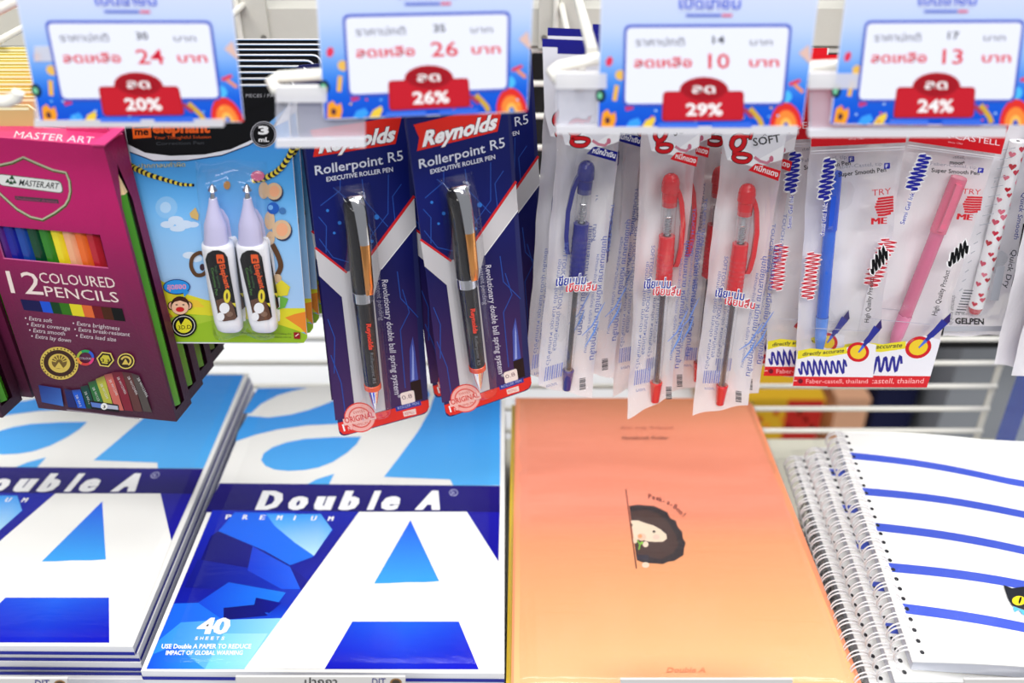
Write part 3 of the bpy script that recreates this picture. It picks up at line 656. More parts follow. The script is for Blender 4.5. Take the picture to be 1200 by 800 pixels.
    # pen inside the bubble
    pp = Plane(pl.p+n*.0078, n); A_ = pp.hit(*H(534, 222)); B_ = pp.hit(*H(562.5, 456)); R0 = (pp.hit(*H(545, 320))-pp.hit(*H(534, 322))).length*1.0
    m = MB(); K = (18, 16, 20)
    m.lathe(A_, B_, [(-.008, .0005, K, 'plastic'), (0, R0*.75, K, 'plastic'), (.02, R0*.95, K, 'plastic'), (.1, R0, K, 'plastic'), (.40, R0*1.02, K, 'plastic'), (.401, R0*1.06, K, 'chrome'), (.445, R0*1.06, K, 'chrome'), (.446, R0*.98, K, 'plastic'), (.86, R0*.86, (24, 20, 24), 'plastic'), (.862, R0*.92, (230, 84, 40), 'plastic'), (.885, R0*.92, (230, 84, 40), 'plastic'), (.886, R0*.7, (120, 140, 200), 'chrome'), (.96, R0*.35, (120, 140, 200), 'chrome'), (1, .0006, (120, 140, 200), 'chrome')], n=22)
    pen = m.build('pen', T, o_, smooth=True)
    d = (B_-A_); u = d.normalized(); s_ = u.cross(n).normalized(); s_ = s_ if s_.x > 0 else -s_
    m = MB(); rows = []
    for k, (t_, hgt, wd, sh) in enumerate([(-.022, .0012, .0048, 0), (-.03, .0045, .0044, .1), (-.015, R0*1.15, .0038, .2), (.03, R0*1.5, .0034, .3), (.1, R0*1.62, .0032, .35), (.17, R0*1.62, .0030, .4)]):
        ctr = A_+d*t_+n*hgt+s_*R0*sh; rows.append([ctr-s_*wd, ctr-s_*wd*.6+n*.0009, ctr+n*.0013, ctr+s_*wd*.6+n*.0009, ctr+s_*wd])
    m.grid(rows, WH, 'chrome'); hd_ = m.build('clip_head', pen, o_, smooth=True)
    m = MB(); rows = []
    for t_, hgt, wd in [(.16, 1.62, .0030), (.2, 1.62, .0028), (.36, 1.5, .0026), (.40, 1.28, .0022)]:
        ctr = A_+d*t_+n*R0*hgt+s_*R0*.42; rows.append([ctr-s_*wd-n*.0005, ctr-s_*wd*.8+n*.0006, ctr+s_*wd*.8+n*.0006, ctr+s_*wd-n*.0005])
    m.grid(rows, WH, 'gold_metal'); m.build('clip', pen, o_, smooth=True, label='copper coloured clip')
    L = Canvas(Plane(pl.p+n*(.0078+R0*1.03), n), H); L.text('Reynolds', (551.5, 362), (555, 391), 5, (222, 60, 40), bold=.05); L.text('Rollerpoint R5', (556, 394), (559.6, 428), 3.6, (120, 124, 130)); L.build('pen_lettering', pen, o_)
    # bubble
    m = MB(); R = []; NU, NV = 14, 26
    for j in range(NV+1):
        v = j/NV; r = []
        for i in range(NU+1):
            u_ = i/NU; cx = 533+v*31; hw = 21-5*v; y = 205+v*262
            h = (max(0, 1-abs(2*u_-1)**2.6))**.5*min(1, min(v, 1-v)*12)**.6
            r.append(pl.hit(*H(cx+hw*(2*u_-1), y-(2*u_-1)*hw*.22))+n*(.0006+.0165*h))
        R.append(r)
    m.grid(R, WH, 'clear_blister'); m.build('blister', T, o_, smooth=True)
    return T
HR = lambda x, y: (x, y)
HL = homog([(491, 196), (591, 171.6), (622.5, 456), (522.5, 489)], [(369, 203.6), (471.6, 187), (502.5, 484), (397.5, 511)])
RL = roller_pack(HL, (435, 330), 'left front navy pack with a black roller pen, its corner over the blue pad', 'roller pen packs, left hook')
RR = roller_pack(HR, (553, 300), 'navy blister pack with a black roller pen, right of its twin, whole red banner showing', 'roller pen packs, right hook')
dup(RL, (-.006, .022, 0), 'navy roller pen pack tucked behind the left front pack', skip=('printed',)); dup(RL, (-.008, .040, 0), 'rearmost navy roller pen pack behind the left front pack')
dup(RR, (-.009, .024, -.002), 'navy roller pen pack behind the right front one, red foot peeping out left'); dup(RR, (.0135, .040, 0), 'rearmost navy roller pen pack on the right hook, its edge beside the grid')
# ------------------------------------------------------------------ see-through bags
def bag_film(T, o_, pl, q, seed, puff=.0055, nu=12, nv=30, matn='bag_film', jag=0.6, name='bag_film', bend=None):
    """two crinkled films joined at the rim; q in photograph pixels TL TR BR BL on the plane pl"""
    rnd = random.Random(seed); ph = [rnd.uniform(0, 6.28) for _ in range(8)]
    n = pl.n
    for side in (1, -1):
        m = MB()
        R = []
        for j in range(nv+1):
            v = j/nv; r = []
            for i in range(nu+1):
                u = i/nu
                x = (q[0][0]*(1-u)+q[1][0]*u)*(1-v)+(q[3][0]*(1-u)+q[2][0]*u)*v
                y = (q[0][1]*(1-u)+q[1][1]*u)*(1-v)+(q[3][1]*(1-u)+q[2][1]*u)*v
                edge_ = 1 if i in (0, nu) else 0
                x += edge_*jag*(math.sin(v*19+ph[0])+.7*math.sin(v*47+ph[1]))
                if j == nv: y += jag*1.5*math.sin(u*11+ph[2])
                b = math.sin(math.pi*u)**.6*min(1, min(v, 1-v)*6)**.7 if 0 < i < nu and 0 < j < nv else 0
                cr = .0011*b*(math.sin(v*31+u*7+ph[3])+math.sin(v*13-u*11+ph[4])+.6*math.sin(v*57+u*3+ph[5]))
                off = side*(puff*b)+cr
                r.append(pl.hit(x, y)+n*off)
            R.append(r)
        m.grid(R if side > 0 else [r[::-1] for r in R], WH, 'clear_film' if side > 0 else matn); m.build('front_film' if side > 0 else 'back_film', T, o_, smooth=True)

BLU, RED = (14, 18, 124), (216, 24, 36)
def soft_bag(dome, tip, w_px, colr, q, clip_side, H, label, seed, grp, hdr=None):
    """milky bag with a gel pen; dome/tip: pen ends in pixels. H maps the print layout of the right red bag onto this one"""
    cx = (q[0][0]+q[1][0])/2
    pl = vplane(.50, cx, 300, 0.0 if seed != 2 else .03); n = pl.n
    q2 = [(q[0][0]+(q[0][0]-q[3][0])*.28, 66), (q[1][0]+(q[1][0]-q[2][0])*.28, 66), q[2], q[3]]
    o_ = pl.hit(cx, 80); T = thing('gel_pen_bag', o_, label, 'pen bag', grp)
    bag_film(T, o_, pl, q2, seed, puff=.0072)
    # header paper inside the top of the bag
    c = Canvas(Plane(pl.p+n*.0088, n), H)
    c.poly([(846, 70), (932, 70), (921, 162), (917, 187), (885, 196), (852, 187), (846, 160)], (226, 226, 234)); c.poly([(846, 70), (932, 70), (931, 80), (845.6, 80)], (30, 30, 130))
    c.poly([(852, 187), (885, 196), (917, 187), (919, 170), (890, 186), (868, 172)], (244, 244, 248))
    # big lettering
    G2 = (206, 26, 36); DK = (60, 18, 26)
    for wd, cc in ((9.5, DK), (6.6, G2)):
        c.line(smooth([(868, 159), (860, 162), (857.5, 170), (862, 175.5), (869, 173), (872.5, 165), (868, 159)]), wd*.72, cc); c.line([(868, 159.6), (878, 160)], wd*.5, cc)
        c.line(smooth([(862, 176), (861, 180), (872, 180.5), (879.5, 183.5), (875, 189), (865, 189), (859.5, 185), (862, 180.5)]), wd*.62, cc)
    c.poly([(879, 154), (884, 154), (881, 164), (877, 164)], DK); c.poly([(880, 155), (883.2, 155), (880.4, 163), (878, 163)], G2)
    c.text('SOFT', (883, 171), (915, 166), 9, (20, 18, 24), bold=.012); c.text('^', (894, 161), (899, 160.6), 4, (40, 40, 48))
    c.line([(884, 184), (891, 189), (899, 191), (905, 186)], 3.4, (206, 130, 150)); c.ell(904, 186, 2.6, 3.6, (200, 110, 135))
    c.poly([(876.6, 199.5), (885, 192), (888, 191.6), (915, 200), (912, 212)], colr); c.text('หมึกแดง' if colr == RED else 'หมึกน้ำเงิน', (883.5, 198.5), (911, 207.5), 6, WH, bold=.02)
    # tag line
    B2, R2 = (40, 56, 160), (216, 48, 66)
    c2 = Canvas(Plane(pl.p+n*.0091, n), H); c2.text('เขียนนุ่ม...', (838, 347), (879, 353), 9.5, B2, bold=.025, halo=WH, hw=.06); c2.text('เขียนลื่น', (849, 356), (884, 362), 8.5, R2, bold=.02, halo=WH, hw=.06); c2.build('printed_slogan', T, o_)
    # small vertical writing, bar code, brush strokes
    LBL = (88, 106, 170)
    c.text('SOFTTOUCH-HI-TION ปากกาหมึกเจล', (849, 300), (833, 418), 4.6, LBL); c.text('เขียนลื่น นุ่มมือ ไม่สะดุด หมึกแห้งไว', (842, 318), (826, 432), 3.6, LBL)
    c.text('นุ่มเขียนสบาย หมึกเข้ม คมชัดทุกเส้น', (894, 300), (874, 440), 6, (70, 88, 165), bold=.005); c.text('ผลิตและจัดจำหน่ายโดย บริษัท เครื่องเขียน', (886, 320), (868, 430), 3.4, LBL)
    c.text('TOUCH-TION', (905, 262), (898, 318), 4, LBL)
    c.line([(866, 410), (878, 402), (890, 384), (894, 378)], [.6, 2.0, 1.5, .4], (120, 150, 220)); c.line([(869, 424), (880, 410), (886, 398)], [.6, 2.6, .6], (110, 150, 225))
    for k in range(8):
        c.line([(826+k*2.5, 434), (824+k*2.5, 449)], 1.1+.5*(k % 2), (130, 140, 200))
    for k in range(8): c.line([(862, 458+k*1.7), (869, 459+k*1.7)], .8+.3*(k % 3), (50, 50, 60))
    c.text('มอก.', (826, 456), (838, 457), 3.4, LBL)
    c.build('printed_wrap', T, o_)
    # the gel pen
    A_ = pl.hit(*dome); B_ = pl.hit(*tip); R0 = w_px/2*(pl.hit(dome[0]+1, dome[1]+60)-pl.hit(dome[0], dome[1]+60)).length
    lt = tuple(min(255, int(v*1.1+12)) for v in colr)
    m = MB()
    m.lathe(A_, B_, [(0, .0004, colr, 'plastic'), (.003, R0*.42, colr, 'plastic'), (.010, R0*.74, colr, 'plastic'), (.022, R0*.94, colr, 'plastic'), (.037, R0*1.03, colr, 'plastic'), (.068, R0*1.04, colr, 'plastic'), (.072, R0*.92, colr, 'plastic'), (.125, R0*.86, colr, 'plastic'), (.126, R0*.5, colr, 'plastic')], n=20)
    m.lathe(A_, B_, [(.245, R0*.5, colr, 'plastic'), (.246, R0*.96, colr, 'plastic'), (.30, R0*.97, colr, 'plastic')]+[x for k in range(9) for x in ((.30+k*.02, R0*.99, colr, 'plastic'), (.31+k*.02, R0*1.03, colr, 'plastic'))]+[(.475, R0*1.02, colr, 'plastic'), (.487, R0*.6, colr, 'plastic')], n=20)
    m.lathe(A_, B_, [(.9, R0*.66, lt, 'plastic'), (.905, R0*.80, colr, 'plastic'), (1, R0*.52, colr, 'plastic'), (1.001, .0003, colr, 'plastic')], n=18)
    m.lathe(A_, B_, [(.485, R0*.34, (34, 22, 34) if colr == BLU else (62, 22, 34), 'plastic'), (.9, R0*.34, (34, 22, 34) if colr == BLU else (62, 22, 34), 'plastic')], n=10)
    m.lathe(A_, B_, [(.13, R0*.24, (190, 190, 196), 'plastic'), (.245, R0*.24, (190, 190, 196), 'plastic')], n=10)
    pen = m.build('gel_pen', T, o_, smooth=True)
    m = MB(); d = B_-A_; u = d.normalized(); v_ = n.cross(u).normalized(); P = [A_+d*(.165+.075*k/70)+(v_*math.cos(k*.72)+n*math.sin(k*.72))*R0*.42 for k in range(71)]
    m.tube(P, .00035, (150, 150, 156), 'chrome', n=5); m.build('spring', pen, o_)
    m = MB(); m.lathe(A_, B_, [(.105, R0*.9, WH, 'barrel_clear'), (.25, R0*.9, WH, 'barrel_clear')], n=20); m.lathe(A_, B_, [(.487, R0*.8, WH, 'barrel_clear'), (.9, R0*.62, WH, 'barrel_clear')], n=18); m.build('clear_barrel', pen, o_, smooth=True)
    sv = v_ if (v_.x > 0) == (clip_side > 0) else -v_
    m = MB(); rows = []
    for t_, o2, hh in [(.045, .55, .5), (.075, 1.0, .45), (.11, 1.35, .4), (.2, 1.75, .34), (.3, 1.72, .32), (.355, 1.5, .3), (.375, 1.3, .2)]:
        ctr = A_+d*t_+sv*R0*o2; a = sv*R0*.27; b = n*R0*hh; rows.append([ctr-a-b, ctr+a-b, ctr+a+b, ctr-a+b])
    m.grid(rows, colr, 'plastic', close=True); m.face(rows[-1], colr, 'plastic'); m.build('clip', pen, o_)
    return T
QR2 = [(848, 150), (921, 150), (876, 474), (811, 486)]
SA = [(877.6, 215.6), (852, 185), (844, 470), (879, 352)]
def HH(dx, dy, k=1, sk=0): return lambda x, y: (877.6+dx+(x-877.6)*k+sk*(y-215.6), 215.6+dy+(y-215.6))
G1 = 'gel pen bags, blue hook'; G2_ = 'gel pen bags, red hooks'
SB = soft_bag((688, 188), (664, 456), 19.5, BLU, [(654, 150), (727, 150), (693, 466), (630, 452)], -1, homog([(860, 170), (915, 200), (865, 458), (826, 434)], [(670, 152), (724, 178), (682, 443), (640, 430)]), 'milky bag holding the blue gel pen, clip on its left', 1, G1)
SR1 = soft_bag((787, 203), (767.5, 470), 20, RED, [(752, 150), (818, 150), (787, 463), (735, 491)], 1, homog([(860, 170), (915, 200), (865, 458), (826, 434)], [(770, 160), (818, 184), (783, 453), (745, 434)]), 'milky bag with a red gel pen beside the blue one, its bottom corner lowest', 2, G2_)
SR2 = soft_bag((877, 215), (843.5, 473), 19.5, RED, QR2, 1, None, 'milky bag with a red gel pen under the full black and red brand lettering', 3, G2_)
for k, (dx, dy) in enumerate([(-.0075, .014), (.016, .022), (-.004, .034), (.021, .040)]):
    dup(SB, (dx, dy, .0005*k), 'blue gel pen bag, %s in the bunch behind the blue pen' % ['nearest', 'second', 'third', 'last'][k], skip=('printed_slogan',))
for k, (dx, dy) in enumerate([(.009, .014), (-.007, .026), (.012, .038)]):
    dup(SR1, (dx, dy, 0), 'red gel pen bag, %s behind the middle red pen' % ['nearest', 'second', 'last'][k], skip=('printed_slogan',))
for k, (dx, dy) in enumerate([(.010, .014), (-.010, .027), (.012, .040)]):
    dup(SR2, (dx, dy, 0), 'red gel pen bag, %s behind the right red pen' % ['nearest', 'second', 'last'][k], skip=('printed_slogan',))

# ------------------------------------------------------------------ semi gel pen bags with red header
def scribble_bag(H, q, pen, label, seed, px_w, c1, c2, c3, grp):
    cx = (q[0][0]+q[1][0])/2; pl = vplane(.50, cx, 300, -.06); n = pl.n
    q2 = [(q[0][0]+(q[0][0]-q[3][0])*.25, 80), (q[1][0]+(q[1][0]-q[2][0])*.25, 78), q[2], q[3]]
    o_ = pl.hit(cx, 90); T = thing('semi_gel_pen_bag', o_, label, 'pen bag', grp)
    bag_film(T, o_, pl, q2, seed, puff=.0062)
    R_ = (206, 22, 34); NB = (36, 40, 160); c = Canvas(Plane(pl.p+n*.0076, n), H)
    c.poly([(953, 80), (1071, 78), (1061.5, 167), (950.4, 172)], R_); c.text('FABER-CASTELL', (957, 159), (1058, 155), 8, (244, 214, 222), bold=.004); c.text('since 1761', (995, 164), (1012, 163.4), 2.4, (240, 190, 200))
    c.line([(950.5, 177), (1061, 172)], 1, (238, 238, 244)); c.line([(950.4, 180), (1061, 175)], .8, (225, 225, 235))
    c.zig((965, 234), (973, 186), 8.5, 8, 2.5, NB, halo=WH, lean=.35)
    c.text('Super Smooth Pen', (982.6, 207), (1038.6, 201), 5.2, (22, 22, 28), bold=.02); c.text('Faber-Castel, tip', (980, 198), (1034, 193.5), 4.2, (140, 140, 156)); c.rr([(1036, 191), (1043, 190.6), (1043, 197.5), (1036, 198)], 1, NB); c.text('F', (1038, 196.6), (1041, 196.4), 4, WH)
    c.text('Semi Gel Ink', (965.6, 277), (969.4, 237), 4.6, NB, bold=.015, halo=WH)
    cw = c; c = Canvas(Plane(pl.p+n*.0079, n), H)
    c.text('TRY', (1022, 229.5), (1044, 227), 7, (206, 50, 60), slant=.1)
    for k in range(7): c.line([(1025+abs(k-3)*1.2, 233+k*3.2), (1036, 232+k*3.3), (1047-(k == 6)*3, 230.6+k*3.2)], 2.6, (202, 40, 52))
    c.fat('ME', (1021.5, 263), (1038.6, 262), 7.6, (202, 36, 48), fat=.8, slant=.1)
    c.zig((1021, 315), (1039, 294), 7.5, 4.5, 2.4, BK, halo=WH, lean=-.9)
    c.text('High Quality Product', (1018, 378), (1024, 326), 5.4, (22, 22, 28), bold=.008)
    c.build('printed_marks', T, o_); c = cw
    c.zig((946, 350), (954, 296), 9.5, 11, 1.5, (206, 50, 66), halo=(250, 240, 244), lean=.2)
    c.line([(948, 384), (1018, 388)], .6, (190, 190, 205))
    c.poly([(1032.6, 374), (1033.5, 384), (1009, 413), (1004, 414), (1006, 407)], (54, 40, 110)); c.poly([(1020, 392), (1020, 400), (1009, 413), (1004, 414), (1006, 407)], (60, 90, 200))
    # wavy white foot with the blue scribble, yellow tag line, red strip
    c.poly([(934, 414), (950, 410), (972, 412), (990, 408), (1010, 400), (1027, 404), (1023, 442), (931, 441)], (238, 238, 246))
    c.poly([(935, 411), (950, 408), (970, 410), (992, 406), (993, 414), (970, 418), (950, 417), (934.4, 421)], (234, 222, 50)); c.text('directly accurate', (940, 417), (989, 412.5), 4.2, (60, 60, 50), bold=.02, slant=.3)
    c.zig((936, 431.5), (992, 429.5), 10, 8, 2.4, (48, 46, 150), lean=.1)
    c.ell(1005.6, 412.4, 13, 11.6, (208, 30, 40), n=26); c.ell(1005.6, 412.4, 9.4, 8.2, (240, 206, 50), n=22); c.line([(1028, 384), (1006, 413)], [9, 1.5], (46, 52, 150)); c.line([(1012, 405), (1006, 413)], [4, .8], (70, 110, 220))
    c.poly([(931, 441), (1023, 442), (1021.3, 453.4), (929, 452)], (214, 34, 42)); c.text('Faber-castell, thailand', (944.6, 449), (1017, 449), 5, (248, 190, 190)); c.ell(938, 446.5, 2.8, 2.8, (110, 20, 40)); c.line([(930, 446), (934, 446)], 1, (240, 200, 200))
    c.build('printed_wrap', T, o_)
    # pen
    A_ = pl.hit(*pen[0]); B_ = pl.hit(*pen[1]); R0 = px_w/2*(pl.hit(pen[0][0]+1, 300)-pl.hit(pen[0][0], 300)).length; d = B_-A_; u = d.normalized(); v_ = n.cross(u).normalized(); v_ = v_ if v_.x > 0 else -v_
    m = MB(); m.lathe(A_, B_, [(0, R0*.8, c1, 'plastic'), (0, R0*1.02, c1, 'plastic'), (.07, R0*1.05, c1, 'plastic'), (.3, R0*1.03, c1, 'plastic'), (.302, R0*.9, c2, 'plastic'), (.80, R0*.88, c2, 'plastic'), (.802, R0*.94, (40, 50, 110) if c1[2] > c1[0] else (150, 50, 90), 'plastic'), (.81, R0*.94, c3, 'plastic'), (.815, R0*.92, c3, 'plastic'), (.93, R0*.86, c3, 'plastic'), (1, R0*.6, c3, 'plastic'), (1, .0002, c3, 'plastic')], n=8 if seed == 11 else 18)
    m.face([A_+(v_*math.cos(k*math.pi/6)+n*math.sin(k*math.pi/6))*R0*.95 for k in range(12)], c1, 'plastic')
    pen_ = m.build('semi_gel_pen', T, o_, smooth=True)
    m = MB(); rows = []
    for t_, o2 in [(.02, .9), (.02, 1.25), (.1, 1.35), (.26, 1.3), (.28, 1.1)]:
        ctr = A_+d*t_+n*R0*o2-v_*R0*.25; a = v_*R0*.35; b = n*R0*.14; rows.append([ctr-a-b, ctr+a-b, ctr+a+b, ctr-a+b])
    m.grid(rows, c1, 'plastic', close=True); m.face(rows[-1], c1, 'plastic'); m.build('clip', pen_, o_)
    return T
GF = 'semi gel pen bags, left hook'; GG = 'semi gel pen bags, right hook'
FB = scribble_bag(lambda x, y: (x, y), [(950, 150), (1062, 150), (1021.5, 453.4), (929.5, 452)], [(978, 202), (960.5, 408)], 'clear bag holding the translucent blue pen under a red header', 10, 16.5, (24, 84, 214), (40, 104, 222), (92, 148, 240), GF)
FP = scribble_bag(homog([(969, 208), (1038.6, 201), (1017, 444), (944.6, 447)], [(1077, 200), (1147.5, 205), (1083, 443), (992, 447)]), [(1062, 150), (1174, 148), (1085, 453), (990, 453)], [(1124, 208), (1047, 404)], 'clear bag holding the slanted pink pen under a red header', 11, 19, (226, 110, 140), (214, 110, 146), (240, 140, 180), GG)
for k, (dx, dy) in enumerate([(-.0155, .013), (-.026, .028), (-.033, .042)]):
    dup(FB, (dx, dy, -.001), 'scribble printed pen bag, %s peeping out left of the translucent blue pen' % ['first', 'second', 'third'][k], skip=('semi_gel_pen', 'printed_marks'))
for k, (dx, dy) in enumerate([(.0045, .014), (.002, .030)]):
    dup(FP, (dx, dy, 0), 'clear pink pen bag, %s behind the slanted pink pen' % ['nearer', 'farther'][k], skip=('semi_gel_pen', 'printed_marks'))

# ------------------------------------------------------------------ silver bag with the heart pen
pl = vplane(.53, 1150, 300, .05); n = pl.n; o_ = pl.hit(1190, 100); T = thing('heart_pen_bag', o_, 'silver printed bag with a white gel pen covered in pink hearts', 'pen bag')
bag_film(T, o_, pl, [(1178, 85), (1290, 85), (1186, 392), (1104, 394)], 21, puff=.0055)
c = Canvas(Plane(pl.p-n*.0062, n)); c.poly([(1178, 90), (1288, 90), (1184, 388), (1107, 388)], (204, 206, 212)); c.build('silver_backing', T, o_)
c = Canvas(Plane(pl.p+n*.0068, n))
c.text('GELPEN', (1119, 379), (1153, 380), 6.6, BK, bold=.04); c.text('Premium Quality', (1119, 386), (1153, 387), 3.6, (60, 60, 66)); c.text('0.5 mm', (1119, 369), (1134, 369), 3, (90, 90, 96))
c.text('Quick Dry', (1186, 292), (1176, 337), 6.4, (30, 34, 50), bold=.006, up=(1, .2)); c.text('Quick Smooth', (1198, 225), (1188, 280), 5.6, (40, 60, 150), bold=.006, up=(1, .2))
c.line([(1192, 310), (1186, 336)], 2, BK); c.line([(1200, 262), (1193, 300)], 2, BK)
c.poly([(1168, 312), (1178, 312), (1170, 352), (1160, 352)], (176, 180, 188))
for k in range(9): c.line([(1120-.0*k+ (8-k)*1.2, 340+k*3.2), (1131+(8-k)*1.2, 340.6+k*3.2)], .9+.5*(k % 2), (70, 72, 80))
for k in range(16): c.line([(1172-k*3.4+3, 176+k*11), (1190-k*3.6-8*(k > 8), 173+k*11)], .8, (165, 168, 178))
c.text('ปากกาเจล ลายหัวใจ', (1116, 346), (1112, 380), 4, (60, 60, 66)); c.poly([(1107, 382), (1186, 382), (1184.6, 388), (1106, 388)], (180, 182, 190))
c.build('printed_wrap', T, o_)
A_ = pl.hit(1193, 165); B_ = pl.hit(1142, 366); R0 = .0046; m = MB()
m.lathe(A_, B_, [(0, .001, WH, 'plastic'), (.0, R0, WH, 'plastic'), (.96, R0, WH, 'plastic'), (1, R0*.7, (205, 60, 70), 'plastic'), (1, .0003, (205, 60, 70), 'plastic')], n=18); pen = m.build('heart_pen', T, o_, smooth=True)
d = B_-A_; u = d.normalized(); s_ = u.cross(n).normalized(); s_ = s_ if s_.x > 0 else -s_; m = MB(); rnd = random.Random(5)
for k in range(30):
    t_ = .03+k*.031; a0 = [.2, -.95, .85, -.4][k % 4]+rnd.uniform(-.15, .15); r = rnd.uniform(.0017, .0023); hc = rnd.choice([(206, 48, 70), (226, 120, 140), (214, 80, 104), (190, 34, 50)]); P = []
    for j in range(18):
        a = 2*math.pi*j/18; hx_ = 16*math.sin(a)**3/16*r; hy = (13*math.cos(a)-5*math.cos(2*a)-2*math.cos(3*a)-math.cos(4*a))/16*r
        ang = a0+hx_/R0; P.append(A_+d*t_-u*hy+(s_*math.sin(ang)+n*math.cos(ang))*(R0+.00012))
    for j in range(1, 17): m.face([P[0], P[j], P[j+1]], hc)
m.build('heart_print', pen, o_)
# plain bags at the right edge
for k, (q, Y, lab) in enumerate([([(1180, 238), (1300, 236), (1230, 438), (1165, 426)], .505, 'plain milky bag at the right edge, nearer the heart pen'), ([(1215, 232), (1330, 230), (1260, 450), (1185, 439)], .495, 'plain milky bag at the right edge, cut by the frame')]):
    pl = vplane(Y, 1200, 330, 0); o_ = pl.hit(1230, 240); T = thing('plain_pen_bag', o_, lab, 'pen bag'); n = pl.n
    q = [(q[0][0]+60, 90), (q[1][0]+60, 88), q[2], q[3]]
    bag_film(T, o_, pl, q, 31+k, puff=.003); c = Canvas(Plane(pl.p-n*.0035, n)); c.poly([(q[0][0]+3, q[0][1]), q[1], (q[2][0], q[2][1]-3), (q[3][0]+2, q[3][1]-3)], (222, 222, 236)); c.build('white_backing', T, o_)

# ------------------------------------------------------------------ yellow header cards at the left
for k in range(9):
    Y = .590-.0145*k; z = .388; m = MB(); x0, x1 = -.42, -.2455
    xs = -.306-.022*(Y-.46)/.1
    pts = [Vector((x0, Y, .25)), Vector((xs, Y, .25)), Vector((xs, Y, .377)), Vector((x1, Y, .377)), Vector((x1, Y, z-.003)), Vector((x1-.003, Y, z)), Vector((x0, Y, z))]
    m.slab(pts[::-1], Vector((0, .0012, 0)), (222, 200, 96) if k < 7 else (212, 178, 120), side=(250, 244, 200))
    m.slab([Vector((x0, Y-.0002, z-.0025)), Vector((x1-.003, Y-.0002, z-.0025)), Vector((x1-.003, Y-.0002, z-.0012)), Vector((x0, Y-.0002, z-.0012))][::-1], Vector((0, .0001, 0)), (250, 244, 200))
    ob = m.build('yellow_header_card', None, Vector((-.315, Y, z))); tag(ob, 'yellow header card on the left hook, %s' % ORD[8-k] if k < 7 else ['tan header card on the left hook, second from the front', 'tan header card on the left hook, nearest the camera'][k-7], 'card', 'yellow header cards on the left hook')
t = hook(-.315, 'left hook above the yellow cards, cut by the frame', yl=.47, arm=False)
m = MB(); m.tube([(-.262, .688, .431), (-.262, .4145, .430)], .0028, m='wire_paint'); m.tube([(-.30, .412, .4150), (-.232, .408, .4105), (-.222, .407, .4108), (-.2175, .407, .4125), (-.2160, .407, .4150)], .0028, m='wire_paint')
m.tube([(-.262, .4145, .430), (-.262, .4115, .4130)], .0028, m='wire_paint'); m.build('ticket_arm', t, t.location, smooth=True)
hook(-.190, 'white hook left of the black topped correction pen packs', xt=-.165, lefty=.02, yl=.49)
hook(-.086, 'white hook whose open end shows right of the black cards', xt=-.036, lefty=.066, yl=.49, zt=.4265)
hook(.035, 'white hook above the blue gel pen bag', xt=.035, lefty=.0148, righty=.015, yl=.478)
hook(.105, 'hook hidden behind the ticket priced 10, carries red gel pens', arm=False, yl=.478)
hook(.175, 'white hook between the tickets priced 10 and 13', xt=.23, lefty=.100, yl=.478)
hook(.26, 'rightmost hook behind the ticket priced 13', arm=False, yl=.48)

